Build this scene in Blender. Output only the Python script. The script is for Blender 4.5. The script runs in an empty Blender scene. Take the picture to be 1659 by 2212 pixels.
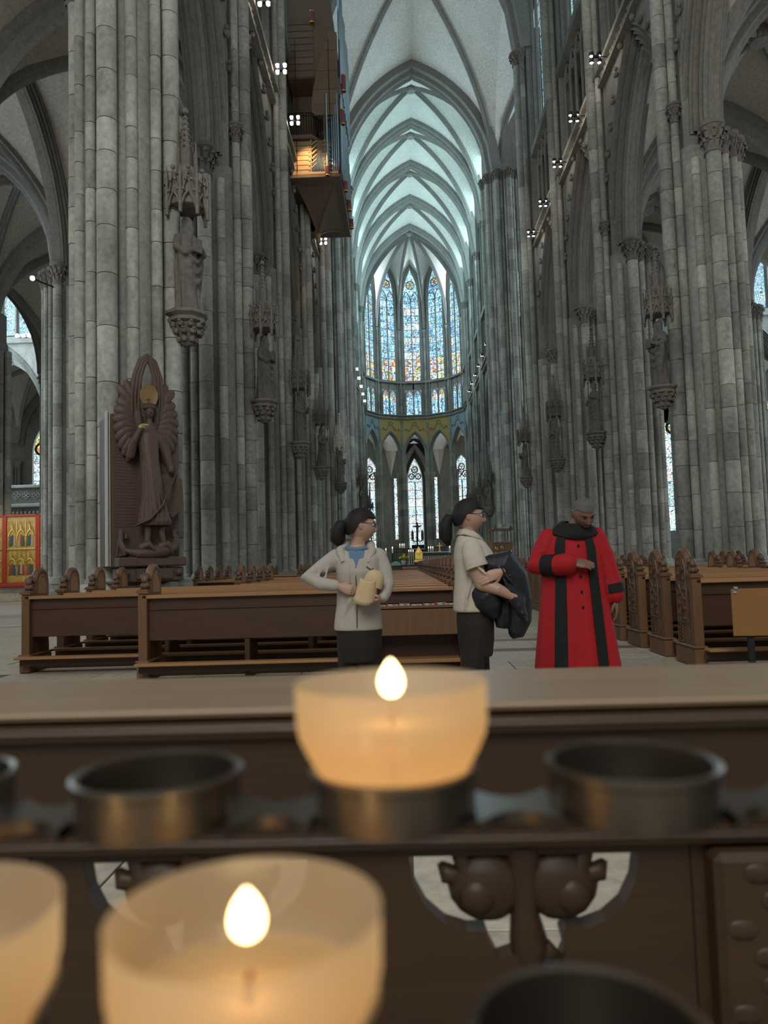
import bpy, math, random
from mathutils import Vector, Matrix
import numpy as np
random.seed(7)
C = bpy.context.scene.collection
sc = bpy.context.scene
PI = math.pi

# ------------------------------------------------------------------ camera
CAM_X, CAM_Z, YAW, PITCH, ROLL, FPX = -1.79, 1.20, 0.0259, 0.0689, -0.0297, 1630.0
_f = Vector((-math.sin(YAW)*math.cos(PITCH), math.cos(YAW)*math.cos(PITCH), math.sin(PITCH)))
_r0 = Vector((math.cos(YAW), math.sin(YAW), 0)); _u0 = _r0.cross(_f)
_r = _r0*math.cos(ROLL) + _u0*math.sin(ROLL)
_u = -_r0*math.sin(ROLL) + _u0*math.cos(ROLL)
cam_d = bpy.data.cameras.new('camera'); cam = bpy.data.objects.new('camera', cam_d); C.objects.link(cam)
cam.matrix_world = Matrix(((_r.x, _u.x, -_f.x, CAM_X), (_r.y, _u.y, -_f.y, 0), (_r.z, _u.z, -_f.z, CAM_Z), (0, 0, 0, 1)))
cam_d.sensor_fit = 'VERTICAL'; cam_d.sensor_height = 36; cam_d.sensor_width = 27
cam_d.lens = 36*FPX/2212
cam_d.clip_start = 0.02; cam_d.clip_end = 400
cam_d.dof.use_dof = True; cam_d.dof.focus_distance = 7.5; cam_d.dof.aperture_fstop = 7.4
sc.camera = cam

# ------------------------------------------------------------------ light
w = bpy.data.worlds.new('world'); sc.world = w; w.use_nodes = True
bg = w.node_tree.nodes['Background']
bg.inputs[0].default_value = (0.74, 0.84, 0.87, 1); bg.inputs[1].default_value = 0.32
def area(name, loc, rot, sx, sy, power, col):
    l = bpy.data.lights.new(name, 'AREA'); l.shape = 'RECTANGLE'; l.size = sx; l.size_y = sy; l.energy = power; l.color = col
    o = bpy.data.objects.new(name, l); C.objects.link(o); o.location = loc; o.rotation_euler = rot; return o
# daylight: the great west window behind the camera, the transept ends, and the clerestory rows
area('west_window_light', (-4, -9, 16), (math.radians(84), 0, 0), 7, 15, 3000, (0.95, 0.97, 0.95))
area('transept_light', (-36, 51, 22), (0, math.radians(-90), 0), 18, 12, 6800, (0.62, 0.84, 1.0))
area('transept_light', (36, 51, 22), (0, math.radians(90), 0), 18, 12, 6800, (0.62, 0.84, 1.0))
for s in (-1, 1):
    area('choir_window_light', (s*6.2, 73.5, 32.5), (0, s*math.radians(90), 0), 10, 27, 2900, (0.55, 0.88, 1.0))
area('apse_window_light', (0, 96.3, 33), (math.radians(-90), 0, 0), 3.5, 14, 700, (0.55, 0.85, 1.0))
for s in (-1, 1):
    area('apse_window_light', (s*5.3, 94, 33), (math.radians(-90), 0, s*math.radians(-60)), 3, 13, 600, (0.6, 0.8, 1.0))
for a_ in (55, 90, 125):
    area('chapel_light', (11.8*math.cos(math.radians(a_)), 91+11.8*math.sin(math.radians(a_)), 10), (math.radians(-90), 0, math.radians(a_-90)), 3, 8, 260, (0.85, 0.95, 1.0))
area('aisle_light', (-21.5, 21, 8), (0, math.radians(-90), 0), 10, 26, 1300, (0.80, 0.89, 1.0))
area('aisle_light', (21.5, 21, 8), (0, math.radians(90), 0), 10, 26, 1300, (0.80, 0.89, 1.0))

sc.view_settings.view_transform = 'Standard'; sc.view_settings.look = 'None'
sc.view_settings.gamma = 1.0; sc.view_settings.use_curve_mapping = False
sc.view_settings.exposure = 0.0
sc.cycles.max_bounces = 5; sc.cycles.diffuse_bounces = 3; sc.cycles.glossy_bounces = 2
sc.cycles.transmission_bounces = 4; sc.cycles.transparent_max_bounces = 8
sc.cycles.caustics_reflective = False; sc.cycles.caustics_refractive = False
sc.cycles.sample_clamp_indirect = 4.0
sc.cycles.use_denoising = True

# ------------------------------------------------------------------ helpers
def px(x, y, Y):
    """world point on the pixel (x, y) of the 1659x2212 frame at distance Y along the nave"""
    d = _f + _r*((x-829.5)/FPX) + _u*((1106-y)/FPX)
    t = Y/d.y
    return Vector((CAM_X, 0, CAM_Z)) + d*t
def pxz(x, y, Z):
    d = _f + _r*((x-829.5)/FPX) + _u*((1106-y)/FPX)
    t = (Z-CAM_Z)/d.z
    return Vector((CAM_X, 0, CAM_Z)) + d*t

class MB:
    def __init__(s): s.v = []; s.f = []
    def add(s, vs, fs):
        o = len(s.v); s.v += [tuple(p) for p in vs]; s.f += [tuple(i+o for i in f) for f in fs]; return s
    def box(s, x0, x1, y0, y1, z0, z1):
        v = [(x, y, z) for z in (z0, z1) for y in (y0, y1) for x in (x0, x1)]
        return s.add(v, [(0,2,3,1),(4,5,7,6),(0,1,5,4),(2,6,7,3),(0,4,6,2),(1,3,7,5)])
    def bbox(s, x0, x1, y0, y1, z0, z1, b=.01):
        """box with chamfered edges"""
        xs, ys, zs = (x0, x0+b, x1-b, x1), (y0, y0+b, y1-b, y1), (z0, z0+b, z1-b, z1)
        rings = []
        for zi, ins in ((z0, 1), (z0+b, 0), (z1-b, 0), (z1, 1)):
            i = b if ins else 0
            rings.append([(x0+b+i*0+ (0), y0+i, zi), (x1-b, y0+i, zi), (x1-i, y0+b, zi), (x1-i, y1-b, zi), (x1-b, y1-i, zi), (x0+b, y1-i, zi), (x0+i, y1-b, zi), (x0+i, y0+b, zi)])
        return s.loft(rings)
    def loft(s, rings, closed=True, cap=True):
        n = len(rings[0]); v = [p for r in rings for p in r]; f = []
        m = n if closed else n-1
        for i in range(len(rings)-1):
            for j in range(m):
                a = i*n+j; b = i*n+(j+1) % n
                f.append((a, b, b+n, a+n))
        if cap and closed:
            f.append(tuple(range(n-1, -1, -1))); f.append(tuple(range((len(rings)-1)*n, len(rings)*n)))
        return s.add(v, f)
    def grid(s, rows): return s.loft(rows, closed=False, cap=False)
    def tube(s, path, r, n=8, cap=True, flat=1.0, up=None):
        P = [Vector(p) for p in path]; k = len(P)
        R = r if isinstance(r, (list, tuple)) else [r]*k
        T = []
        for i in range(k):
            a = P[max(0, i-1)]; b = P[min(k-1, i+1)]; t = (b-a); T.append(t.normalized() if t.length > 1e-9 else Vector((0, 0, 1)))
        u = Vector(up) if up else (Vector((0, 0, 1)) if abs(T[0].z) < .9 else Vector((1, 0, 0)))
        rings = []
        for i in range(k):
            u = (u - T[i]*u.dot(T[i])).normalized(); w2 = T[i].cross(u)
            rings.append([tuple(P[i] + (u*math.cos(2*PI*j/n)*flat + w2*math.sin(2*PI*j/n))*R[i]) for j in range(n)])
        return s.loft(rings, cap=cap)
    def lathe(s, prof, n=16, c=(0, 0, 0), cap=True, a0=0.0, sx=1.0, sy=1.0):
        rings = [[(c[0]+r*sx*math.cos(a0+2*PI*j/n), c[1]+r*sy*math.sin(a0+2*PI*j/n), c[2]+z) for j in range(n)] for r, z in prof]
        return s.loft(rings, cap=cap)
    def ball(s, c, r, nu=10, nv=7):
        rx, ry, rz = r if isinstance(r, (list, tuple)) else (r, r, r)
        rings = [[(c[0]+rx*math.sin(th)*math.cos(2*PI*j/nu), c[1]+ry*math.sin(th)*math.sin(2*PI*j/nu), c[2]-rz*math.cos(th)) for j in range(nu)]
                 for th in [max(.02, min(PI-.02, PI*i/nv)) for i in range(nv+1)]]
        return s.loft(rings)
    def prism(s, poly, fn, d0, d1):
        """polygon poly (a, b) extruded between depths; fn(a, b, d) -> point"""
        n = len(poly)
        return s.loft([[fn(a, b, d0) for a, b in poly], [fn(a, b, d1) for a, b in poly]])
    def xf(s, M, start=0):
        s.v[start:] = [tuple(M @ Vector(p)) for p in s.v[start:]]; return s
    def mesh(s, name, mat, smooth=None):
        me = bpy.data.meshes.new(name); me.from_pydata(s.v, [], s.f); me.validate()
        if mat: me.materials.append(mat)
        if smooth is not None:
            me.shade_smooth(); me.set_sharp_from_angle(angle=math.radians(smooth))
        return me
    def build(s, name, mat, parent=None, smooth=None, loc=None):
        return link(name, s.mesh(name, mat, smooth), parent, loc)
def link(name, me, parent=None, loc=None, rot=None, scale=None):
    o = bpy.data.objects.new(name, me); C.objects.link(o)
    if parent: o.parent = parent
    if loc is not None: o.location = loc
    if rot is not None: o.rotation_euler = rot
    if scale is not None: o.scale = scale
    return o
def thing(name, label, cat, loc=(0, 0, 0), rz=0.0, group=None):
    o = bpy.data.objects.new(name, None); C.objects.link(o); o.location = loc; o.rotation_euler = (0, 0, rz)
    o.empty_display_size = .1
    return tag(o, label, cat, group)
def tag(o, label=None, cat=None, group=None, kind=None):
    if label: o['label'] = label
    if cat: o['category'] = cat
    if group: o['group'] = group
    if kind: o['kind'] = kind
    return o
def struct(name, loc=None):
    o = bpy.data.objects.new(name, None); C.objects.link(o); o['kind'] = 'structure'
    if loc is not None: o.location = loc
    return o
_kids = None
def kids(o):
    return [c for c in C.objects if c.parent == o] if False else list(o.children)
def dup(o, loc=None, rz=None, label=None, group=None, scale=None):
    def cp(a, par):
        b = a.copy(); C.objects.link(b)
        if par: b.parent = par
        for ch in KID.get(a.name, []): cp(ch, b)
        return b
    r = cp(o, None)
    if loc is not None: r.location = loc
    if rz is not None: r.rotation_euler = (0, 0, rz)
    if scale is not None: r.scale = (scale,)*3
    if label: r['label'] = label
    if group: r['group'] = group
    return r
KID = {}
def index_kids():
    KID.clear()
    for o in C.objects:
        if o.parent: KID.setdefault(o.parent.name, []).append(o)

# ------------------------------------------------------------------ materials
def mat(name, base=(.5, .5, .5), rough=.7, metal=0.0, spec=.3, emit=None, estr=0.0):
    m = bpy.data.materials.new(name); m.use_nodes = True
    b = m.node_tree.nodes['Principled BSDF']
    b.inputs['Base Color'].default_value = (*base, 1); b.inputs['Roughness'].default_value = rough
    b.inputs['Metallic'].default_value = metal; b.inputs['Specular IOR Level'].default_value = spec
    if emit: b.inputs['Emission Color'].default_value = (*emit, 1); b.inputs['Emission Strength'].default_value = estr
    return m
class NT:
    def __init__(s, m): s.t = m.node_tree; s.b = s.t.nodes.get('Principled BSDF')
    def n(s, typ, **kw):
        x = s.t.nodes.new(typ)
        for k, v in kw.items(): setattr(x, k, v)
        return x
    def l(s, a, b): s.t.links.new(a, b)
    def math(s, op, a, b=None, clamp=False):
        x = s.n('ShaderNodeMath', operation=op); x.use_clamp = clamp
        for i, q in enumerate((a, b)):
            if q is None: continue
            if isinstance(q, (int, float)): x.inputs[i].default_value = q
            else: s.l(q, x.inputs[i])
        return x.outputs[0]
    def mix(s, fac, a, b, blend='MIX'):
        x = s.n('ShaderNodeMix', data_type='RGBA', blend_type=blend)
        for sock, q in ((x.inputs[0], fac), (x.inputs[6], a), (x.inputs[7], b)):
            if isinstance(q, (int, float)): sock.default_value = q
            elif isinstance(q, tuple): sock.default_value = (*q, 1)
            else: s.l(q, sock)
        return x.outputs[2]
    def ramp(s, fac, stops, interp='LINEAR'):
        x = s.n('ShaderNodeValToRGB'); r = x.color_ramp; r.interpolation = interp
        while len(r.elements) < len(stops): r.elements.new(.5)
        for e, (p, c) in zip(r.elements, stops): e.position = p; e.color = (*c, 1)
        s.l(fac, x.inputs[0]); return x.outputs[0]
    def noise(s, vec, scale, detail=3.0, rough=.55):
        x = s.n('ShaderNodeTexNoise'); x.inputs['Scale'].default_value = scale; x.inputs['Detail'].default_value = detail
        x.inputs['Roughness'].default_value = rough
        if vec is not None: s.l(vec, x.inputs['Vector'])
        return x.outputs[0]
    def bump(s, h, strength=.3, dist=.02):
        x = s.n('ShaderNodeBump'); x.inputs['Strength'].default_value = strength; x.inputs['Distance'].default_value = dist
        s.l(h, x.inputs['Height']); s.l(x.outputs[0], s.b.inputs['Normal'])
    def pos(s): return s.n('ShaderNodeNewGeometry').outputs['Position']
    def obj(s): return s.n('ShaderNodeTexCoord').outputs['Object']
    def rnd(s): return s.n('ShaderNodeObjectInfo').outputs['Random']
    def mapping(s, vec, scale=(1, 1, 1)):
        x = s.n('ShaderNodeMapping'); x.inputs['Scale'].default_value = scale; s.l(vec, x.inputs['Vector']); return x.outputs[0]
def stone(name, base, var=.35, bands=0.0, rough=.85, mott=.5, bumpd=.012):
    """weathered stone: soft mottling, per-block tone, optional horizontal courses for far shafts"""
    m = mat(name, base, rough, spec=.2); t = NT(m); p = t.pos()
    n1 = t.noise(t.mapping(p, (1, 1, .45)), 1.1, 4); n2 = t.noise(p, 9, 5, .65); rn = t.rnd()
    v = t.math('ADD', t.math('MULTIPLY', t.math('SUBTRACT', n1, .5), mott*2.2), 1.0)
    v = t.math('MULTIPLY', v, t.math('ADD', t.math('MULTIPLY', t.math('SUBTRACT', n2, .5), 1.15), 1.0))
    st = t.noise(t.mapping(p, (1, 1, .6)), 2.6, 6, .7); v = t.math('MULTIPLY', v, t.math('SUBTRACT', 1.06, t.math('MULTIPLY', t.math('MAXIMUM', t.math('SUBTRACT', st, .55), 0.0), mott*3.2)))
    v = t.math('MAXIMUM', v, .25)
    v = t.math('MULTIPLY', v, t.math('ADD', t.math('MULTIPLY', rn, var), 1-var/2))
    if bands:
        sep = t.n('ShaderNodeSeparateXYZ'); t.l(p, sep.inputs[0])
        zz = t.math('ADD', t.math('MULTIPLY', sep.outputs[2], 1/bands), t.math('MULTIPLY', rn, 7))
        fl = t.math('FLOOR', zz); wn = t.n('ShaderNodeTexWhiteNoise', noise_dimensions='2D')
        cb = t.n('ShaderNodeCombineXYZ'); t.l(fl, cb.inputs[0]); t.l(t.math('MULTIPLY', rn, 91), cb.inputs[1]); t.l(cb.outputs[0], wn.inputs[0])
        v = t.math('MULTIPLY', v, t.math('ADD', t.math('MULTIPLY', wn.outputs[0], .42), .79))
        fr = t.math('FRACT', zz); j = t.math('GREATER_THAN', fr, .035)
        v = t.math('MULTIPLY', v, t.math('ADD', t.math('MULTIPLY', j, .35), .65))
    warm = t.mix(n2, tuple(c*1.05 for c in base), (base[0]*1.1, base[1]*.99, base[2]*.86))
    mx = t.n('ShaderNodeVectorMath', operation='SCALE'); t.l(warm, mx.inputs[0]); t.l(v, mx.inputs['Scale'])
    t.l(mx.outputs[0], t.b.inputs['Base Color']); t.bump(n2, .5, bumpd)
    return m
def wood(name, dark, light, rough=.45, scale=(1, 14, 14), k=2.2, spec=.35):
    m = mat(name, dark, rough, spec=spec); t = NT(m)
    n1 = t.noise(t.mapping(t.obj(), scale), k, 5, .6); n2 = t.noise(t.mapping(t.obj(), tuple(q*3 for q in scale)), k*2, 3)
    c = t.mix(t.math('ADD', t.math('MULTIPLY', n1, .75), t.math('MULTIPLY', n2, .3)), dark, light)
    rn = t.math('ADD', t.math('MULTIPLY', t.rnd(), .3), .85)
    mx = t.n('ShaderNodeVectorMath', operation='SCALE'); t.l(c, mx.inputs[0]); t.l(rn, mx.inputs['Scale'])
    t.l(mx.outputs[0], t.b.inputs['Base Color']); t.bump(n2, .15, .003); return m
def stained(name, palette, cell=2.2, strength=2.0, lead=.06, circles=0.0):
    """leaded glass lit from outside: cells of colour between dark leads"""
    m = mat(name, (.02, .02, .03), .3); t = NT(m); p = t.pos()
    q = t.mapping(p, (1, 1, 1))
    vo = t.n('ShaderNodeTexVoronoi', feature='F1'); vo.inputs['Scale'].default_value = cell; t.l(q, vo.inputs['Vector'])
    ed = t.n('ShaderNodeTexVoronoi', feature='DISTANCE_TO_EDGE'); ed.inputs['Scale'].default_value = cell; t.l(q, ed.inputs['Vector'])
    sp = t.n('ShaderNodeSeparateColor'); t.l(vo.outputs['Color'], sp.inputs[0])
    col = t.ramp(sp.outputs[0], palette, 'CONSTANT')
    k = t.math('MULTIPLY', t.math('GREATER_THAN', ed.outputs[0], lead), 1.0)
    k = t.math('ADD', t.math('MULTIPLY', k, .9), .1)
    k = t.math('MULTIPLY', k, t.math('ADD', t.math('MULTIPLY', t.rnd(), .5), .75))
    mx = t.n('ShaderNodeVectorMath', operation='SCALE'); t.l(col, mx.inputs[0]); t.l(k, mx.inputs['Scale'])
    t.l(mx.outputs[0], t.b.inputs['Emission Color']); t.b.inputs['Emission Strength'].default_value = strength
    return m
M = {}
M['pier'] = stone('pier_stone', (.27, .275, .25), .46, mott=.75)
M['shaft'] = stone('shaft_stone', (.26, .265, .245), .3, bands=.85, mott=.65)
M['dark'] = stone('moulding_stone', (.17, .165, .15), .2, mott=.35)
M['rib'] = stone('rib_stone', (.20, .20, .19), .15, mott=.25)
M['wall'] = stone('wall_stone', (.205, .205, .19), .2, mott=.5)
M['carved'] = stone('carved_stone', (.15, .14, .125), .3, mott=.5, bumpd=.03)
M['statue'] = stone('statue_stone', (.115, .108, .10), .25, mott=.5)
M['pale'] = stone('pale_stone', (.42, .41, .38), .2)
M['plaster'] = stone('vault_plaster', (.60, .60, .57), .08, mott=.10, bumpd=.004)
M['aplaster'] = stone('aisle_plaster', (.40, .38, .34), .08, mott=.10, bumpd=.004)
M['gold_wall'] = stone('painted_wall', (.36, .27, .11), .1, mott=.2)
M['blue_wall'] = stone('blue_painted_wall', (.20, .29, .33), .1, mott=.2)
M['paint_red'] = mat('faded_red_paint', (.26, .13, .08), .8)
M['floor'] = stone('floor_stone', (.35, .315, .26), .22, mott=.2, rough=.5, bumpd=.002)
M['floor_dark'] = stone('dark_floor_stone', (.15, .11, .09), .15, mott=.2, rough=.5, bumpd=.002)
M['joint'] = mat('floor_joint', (.09, .08, .07), .9)
W = (.80, .92, 1.0); CY = (.28, .72, .95); BL = (.05, .22, .75); YE = (.95, .72, .18); RE = (.75, .10, .06); TQ = (.35, .85, .85); GR = (.35, .65, .25)
PB = (.45, .80, 1.0)
M['g_blue'] = stained('blue_glass', [(0, PB), (.25, (.22, .55, .92)), (.42, TQ), (.6, W), (.72, (.5, .85, 1)), (.88, (.10, .32, .8)), (.96, (.9, .8, .5))], 4.5, 1.55, .08)
M['g_fig'] = stained('figure_glass', [(0, RE), (.1, YE), (.26, W), (.45, PB), (.62, (.2, .45, .85)), (.72, YE), (.82, W), (.94, GR)], 4.2, 1.45, .07)
M['g_rose'] = stained('rose_glass', [(0, YE), (.25, (.6, .75, .35)), (.5, (.95, .85, .6)), (.65, PB), (.85, (.85, .35, .2)), (.92, W)], 4.4, 1.45, .08)
M['g_pale'] = stained('pale_glass', [(0, W), (.35, (.6, .92, .9)), (.55, (.88, .95, .85)), (.7, PB), (.85, W), (.93, (.9, .5, .45))], 4.5, 1.5, .07)
M['g_cyan'] = stained('grisaille_glass', [(0, (.55, .88, 1)), (.4, (.4, .78, .95)), (.7, (.75, .95, 1)), (.9, (.3, .6, .85))], 5.0, 1.0, .05)
M['lead'] = mat('window_lead', (.03, .04, .05), .7)
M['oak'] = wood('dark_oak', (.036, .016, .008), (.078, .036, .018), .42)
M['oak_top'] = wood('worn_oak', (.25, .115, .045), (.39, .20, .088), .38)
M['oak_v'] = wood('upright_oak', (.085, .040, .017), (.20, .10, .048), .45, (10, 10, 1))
M['iron'] = mat('black_iron', (.02, .02, .022), .5, .6)
M['lamp'] = mat('lamp_glow', (1, 1, 1), .4, emit=(1.0, .95, .92), estr=26)
M['gold'] = mat('gilding', (.80, .52, .12), .32, .9)
# ------------------------------------------------------------------ setting: arch geometry
NAVE_X, BAY = 7.15, 7.5
PY = [-1.0, 6.5, 14.0, 21.5, 29.0, 36.5, 44.0]
CY0, CBAY = 59.2, 7.1
CPY = [CY0 + CBAY*k for k in range(5)]            # choir piers
H_CAP, H_STR, H_TRI, H_SPR, H_VAULT = 12.35, 19.6, 25.2, 31.0, 42.4
AP_Y, AP_R = 91.0, 6.3
def parch(a, h, e=0.0, n=12):
    """half pointed arch from the springing (a+e, 0) to the apex (0, h'), as (s, z), offset outward by e"""
    R = (a*a+h*h)/(2*a); c = R-a
    tm = math.acos(max(-1, min(1, c/(R+e))))
    return [((R+e)*math.cos(tm*i/n)-c, (R+e)*math.sin(tm*i/n)) for i in range(n+1)]
def full_arch(a, h, e=0.0, n=12):
    L = parch(a, h, e, n)
    return [(-s, z) for s, z in L] + [(s, z) for s, z in reversed(L[:-1])]
def roll_profile(d0, e0, d1, e1, k, r):
    """stepped mouldings: k rolls on the diagonal from (d0, e0) to (d1, e1)"""
    pts = [(d0, e0)]; n = Vector((e1-e0, -(d1-d0))).normalized(); n = -n if n.dot(Vector((1, -1))) < 0 else n
    for i in range(k):
        a = Vector((d0, e0)).lerp(Vector((d1, e1)), (i+.12)/k); b = Vector((d0, e0)).lerp(Vector((d1, e1)), (i+.88)/k)
        rr = r*(1.5 if i % 2 == 0 else .9)
        for q in (0, .2, .5, .8, 1):
            m = a.lerp(b, q) + n*rr*math.sin(PI*q); pts.append((m.x, m.y))
        g = Vector((d0, e0)).lerp(Vector((d1, e1)), (i+1)/k) - n*r*1.6; pts.append((g.x, g.y))
    pts.append((d1, e1)); return pts
def arch_moulding(mb, fn, a, h, prof, n=12, zspr=0.0, leg=0.0):
    """sweep prof (depth, outward) along a pointed arch; fn(s, z, d) -> world"""
    cols = []
    for d, e in prof:
        A = full_arch(a, h, e, n)
        if leg: A = [(A[0][0], -leg)] + A + [(A[-1][0], -leg)]
        cols.append([fn(s, zspr+z, d) for s, z in A])
    mb.grid(cols); return mb
def wall_over_arch(mb, fn, a, h, e, zspr, top, d, n=12, half=None):
    A = full_arch(a, h, e, n)
    if half: A = [(-half, 0)] + A + [(half, 0)]
    mb.grid([[fn(s, zspr+z, d) for s, z in A], [fn(s, top, d) for s, z in A]]); return mb
def rib(mb, path, side, w, dep, top=.12):
    """rib of pear section hung under path; side = horizontal across direction"""
    S = Vector(side).normalized(); P = [Vector(p) for p in path]; rings = []
    prof = [(-w, top), (-w, -dep*.35), (-w*.55, -dep*.45), (-w*.45, -dep*.8), (0, -dep), (w*.45, -dep*.8), (w*.55, -dep*.45), (w, -dep*.35), (w, top)]
    for i in range(len(P)):
        t = (P[min(i+1, len(P)-1)] - P[max(i-1, 0)]).normalized(); N = S.cross(t)
        if N.z < 0 and i >= 0: N = -N
        rings.append([tuple(P[i] + S*a + N*b) for a, b in prof])
    mb.grid(rings); return mb
def hcurve(a, h, q):
    """height of pointed arch (half span a, rise h) at normalised offset q (0 centre, 1 springing)"""
    R = (a*a+h*h)/(2*a); c = R-a; s = abs(q)*a
    return math.sqrt(max(0, R*R-(s+c)**2))
def vault_bay(web, ribs, x0, x1, y0, y1, spr, ht, hw, hwall_spr, hwall_ap, N=14, rw=.15, rd=.32, tw=.42, td=.55, boss=True, tr=(True, True)):
    xm, ym, a, b = (x0+x1)/2, (y0+y1)/2, (x1-x0)/2, (y1-y0)/2
    def D(q): return spr + hcurve(a, ht-spr, q)
    def T(q): return spr + hcurve(a, hw-spr, q)
    def F(q): return hwall_spr + hcurve(b, hwall_ap-hwall_spr, q)
    rows = []
    for i in range(N+1):
        u = -1+2*i/N; row = []
        for j in range(N+1):
            x = -1+2*j/N
            if abs(u) >= abs(x):
                s = (abs(u)-abs(x))/(1-abs(x)) if abs(x) < 1 else 1; z = D(abs(x))*(1-s)+T(abs(x))*s
            else:
                s = (abs(x)-abs(u))/(1-abs(u)); z = D(abs(u))*(1-s)+F(abs(u))*s
            row.append((xm+x*a, ym+u*b, z))
        rows.append(row)
    o = len(web.v); web.add([p for r in rows for p in r], [])
    n = N+1
    for i in range(N):
        for j in range(N):
            A, B, Cc, Dd = o+i*n+j, o+i*n+j+1, o+(i+1)*n+j+1, o+(i+1)*n+j
            web.f += [(A, B, Cc), (A, Cc, Dd)] if (i < N/2) == (j < N/2) else [(A, B, Dd), (B, Cc, Dd)]
    K = 16
    for sx in (1, -1):
        path = [(xm+sx*a*q, ym+b*q, D(abs(q))) for q in [-1+2*i/(2*K) for i in range(2*K+1)]]
        rib(ribs, path, (b, -sx*a, 0), rw, rd)
    for on, yy in ((tr[0], y0), (tr[1], y1)):
        if on:
            path = [(xm+a*q, yy, T(abs(q))-.02) for q in [-1+2*i/(2*K) for i in range(2*K+1)]]
            rib(ribs, path, (0, 1, 0), tw, td, .5); rib(ribs, [(p[0], p[1]+.0, p[2]-.12) for p in path], (0, 1, 0), tw*.5, td)
    if boss:
        ribs.lathe([(.12, -.25), (.34, -.2), (.42, -.02), (.36, .15), (.3, .4)], 10, (xm, ym, ht-rd+.02))
        for k in range(6):
            ribs.ball((xm+.36*math.cos(k*PI/3), ym+.36*math.sin(k*PI/3), ht-rd-.03), .13, 6, 4)

# ------------------------------------------------------------------ floor of slabs
fl = MB().box(-45, 45, -6, 112, -.3, -.012).build('floor', M['joint']); fl['kind'] = 'structure'
slab_v = {}
def slab(x0, x1, y0, y1, m='floor'):
    me_k = (round(x1-x0, 3), round(y1-y0, 3), m)
    if me_k not in slab_v:
        a, b = (x1-x0)/2-.006, (y1-y0)/2-.006
        slab_v[me_k] = MB().loft([[(-a, -b, -.05), (a, -b, -.05), (a, b, -.05), (-a, b, -.05)], [(-a, -b, -.004), (a, -b, -.004), (a, b, -.004), (-a, b, -.004)], [(-a+.004, -b+.004, 0), (a-.004, -b+.004, 0), (a-.004, b-.004, 0), (-a+.004, b-.004, 0)]]).mesh('slab', M[m])
    return link('slab', slab_v[me_k], fl, ((x0+x1)/2, (y0+y1)/2, random.uniform(-.0015, .0015)))
yy = 1.6; row = 0
while yy < 17:
    strip = abs(yy-8.55) < .01 or row in (9, 11)
    dy = .32 if row in (9, 11) else .95
    x = -7.2 + (row % 2)*.6
    while x < 7.4 and yy < 17:
        if row in (9, 11): slab(x, x+1.5, yy, yy+dy, 'floor_dark'); x += 1.5
        elif yy < 9.5 or (-1.6 < x < 2.2): slab(x, x+1.2, yy, yy+dy); x += 1.2
        else: x += 1.2
    yy += dy; row += 1
sd = MB()
sd.grid([[(-45, -6, -.003), (45, -6, -.003)], [(-45, 1.6, -.003), (45, 1.6, -.003)]])
sd.grid([[(-45, 1.6, -.003), (-7.2, 1.6, -.003)], [(-45, 17.5, -.003), (-7.2, 17.5, -.003)]])
sd.grid([[(7.2, 1.6, -.003), (45, 1.6, -.003)], [(7.2, 17.5, -.003), (45, 17.5, -.003)]])
sd.grid([[(-7.2, 9.4, -.008), (7.2, 9.4, -.008)], [(-7.2, 17.5, -.008), (7.2, 17.5, -.008)]])
sd.grid([[(-45, 17.4, -.003), (45, 17.4, -.003)], [(-45, 112, -.003), (45, 112, -.003)]])
sd.build('pavement', M['floor'], fl)

# ------------------------------------------------------------------ capitals, piers
def capital_mesh(r, h, name='capital', m='carved', leaves=9):
    b = MB().lathe([(r*1.0, 0), (r*1.22, .02), (r*1.22, .07), (r*1.02, .09), (r*1.05, h*.5), (r*1.55, h*.86), (r*1.75, h*.88), (r*1.75, h)], 12)
    for tier, (z, rr, s) in enumerate(((h*.34, r*1.12, .8), (h*.66, r*1.38, 1.0))):
        for k in range(leaves):
            a = 2*PI*(k+.5*tier)/leaves; ca, sa = math.cos(a), math.sin(a); q = r*.42*s
            def P(o, t, zz): return (ca*(rr+o)-sa*t, sa*(rr+o)+ca*t, z+zz)
            vs = [P(-.02, -q*.5, -h*.2), P(-.02, q*.5, -h*.2), P(q*.5, -q*.9, h*.02), P(q*.5, q*.9, h*.02), P(q*1.3, -q*.5, h*.14), P(q*1.3, q*.5, h*.14), P(q*1.5, 0, h*.0), P(q*.2, 0, h*.2)]
            b.add(vs, [(0, 1, 3, 2), (2, 3, 5, 4), (4, 5, 6), (4, 7, 5), (2, 4, 6), (3, 6, 5), (2, 7, 4), (3, 5, 7)])
    return b.mesh(name, M[m], 40)
CAPM = {r: capital_mesh(r, .85 if r > .15 else .75) for r in (.2, .13, .10)}
DRUM = {}
def drum_mesh(r):
    if r not in DRUM:
        DRUM[r] = MB().lathe([(r*.985, 0), (r, .02), (r, .98), (r*.985, 1)], 18).mesh('drum', M['pier'], 40)
    return DRUM[r]
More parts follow.
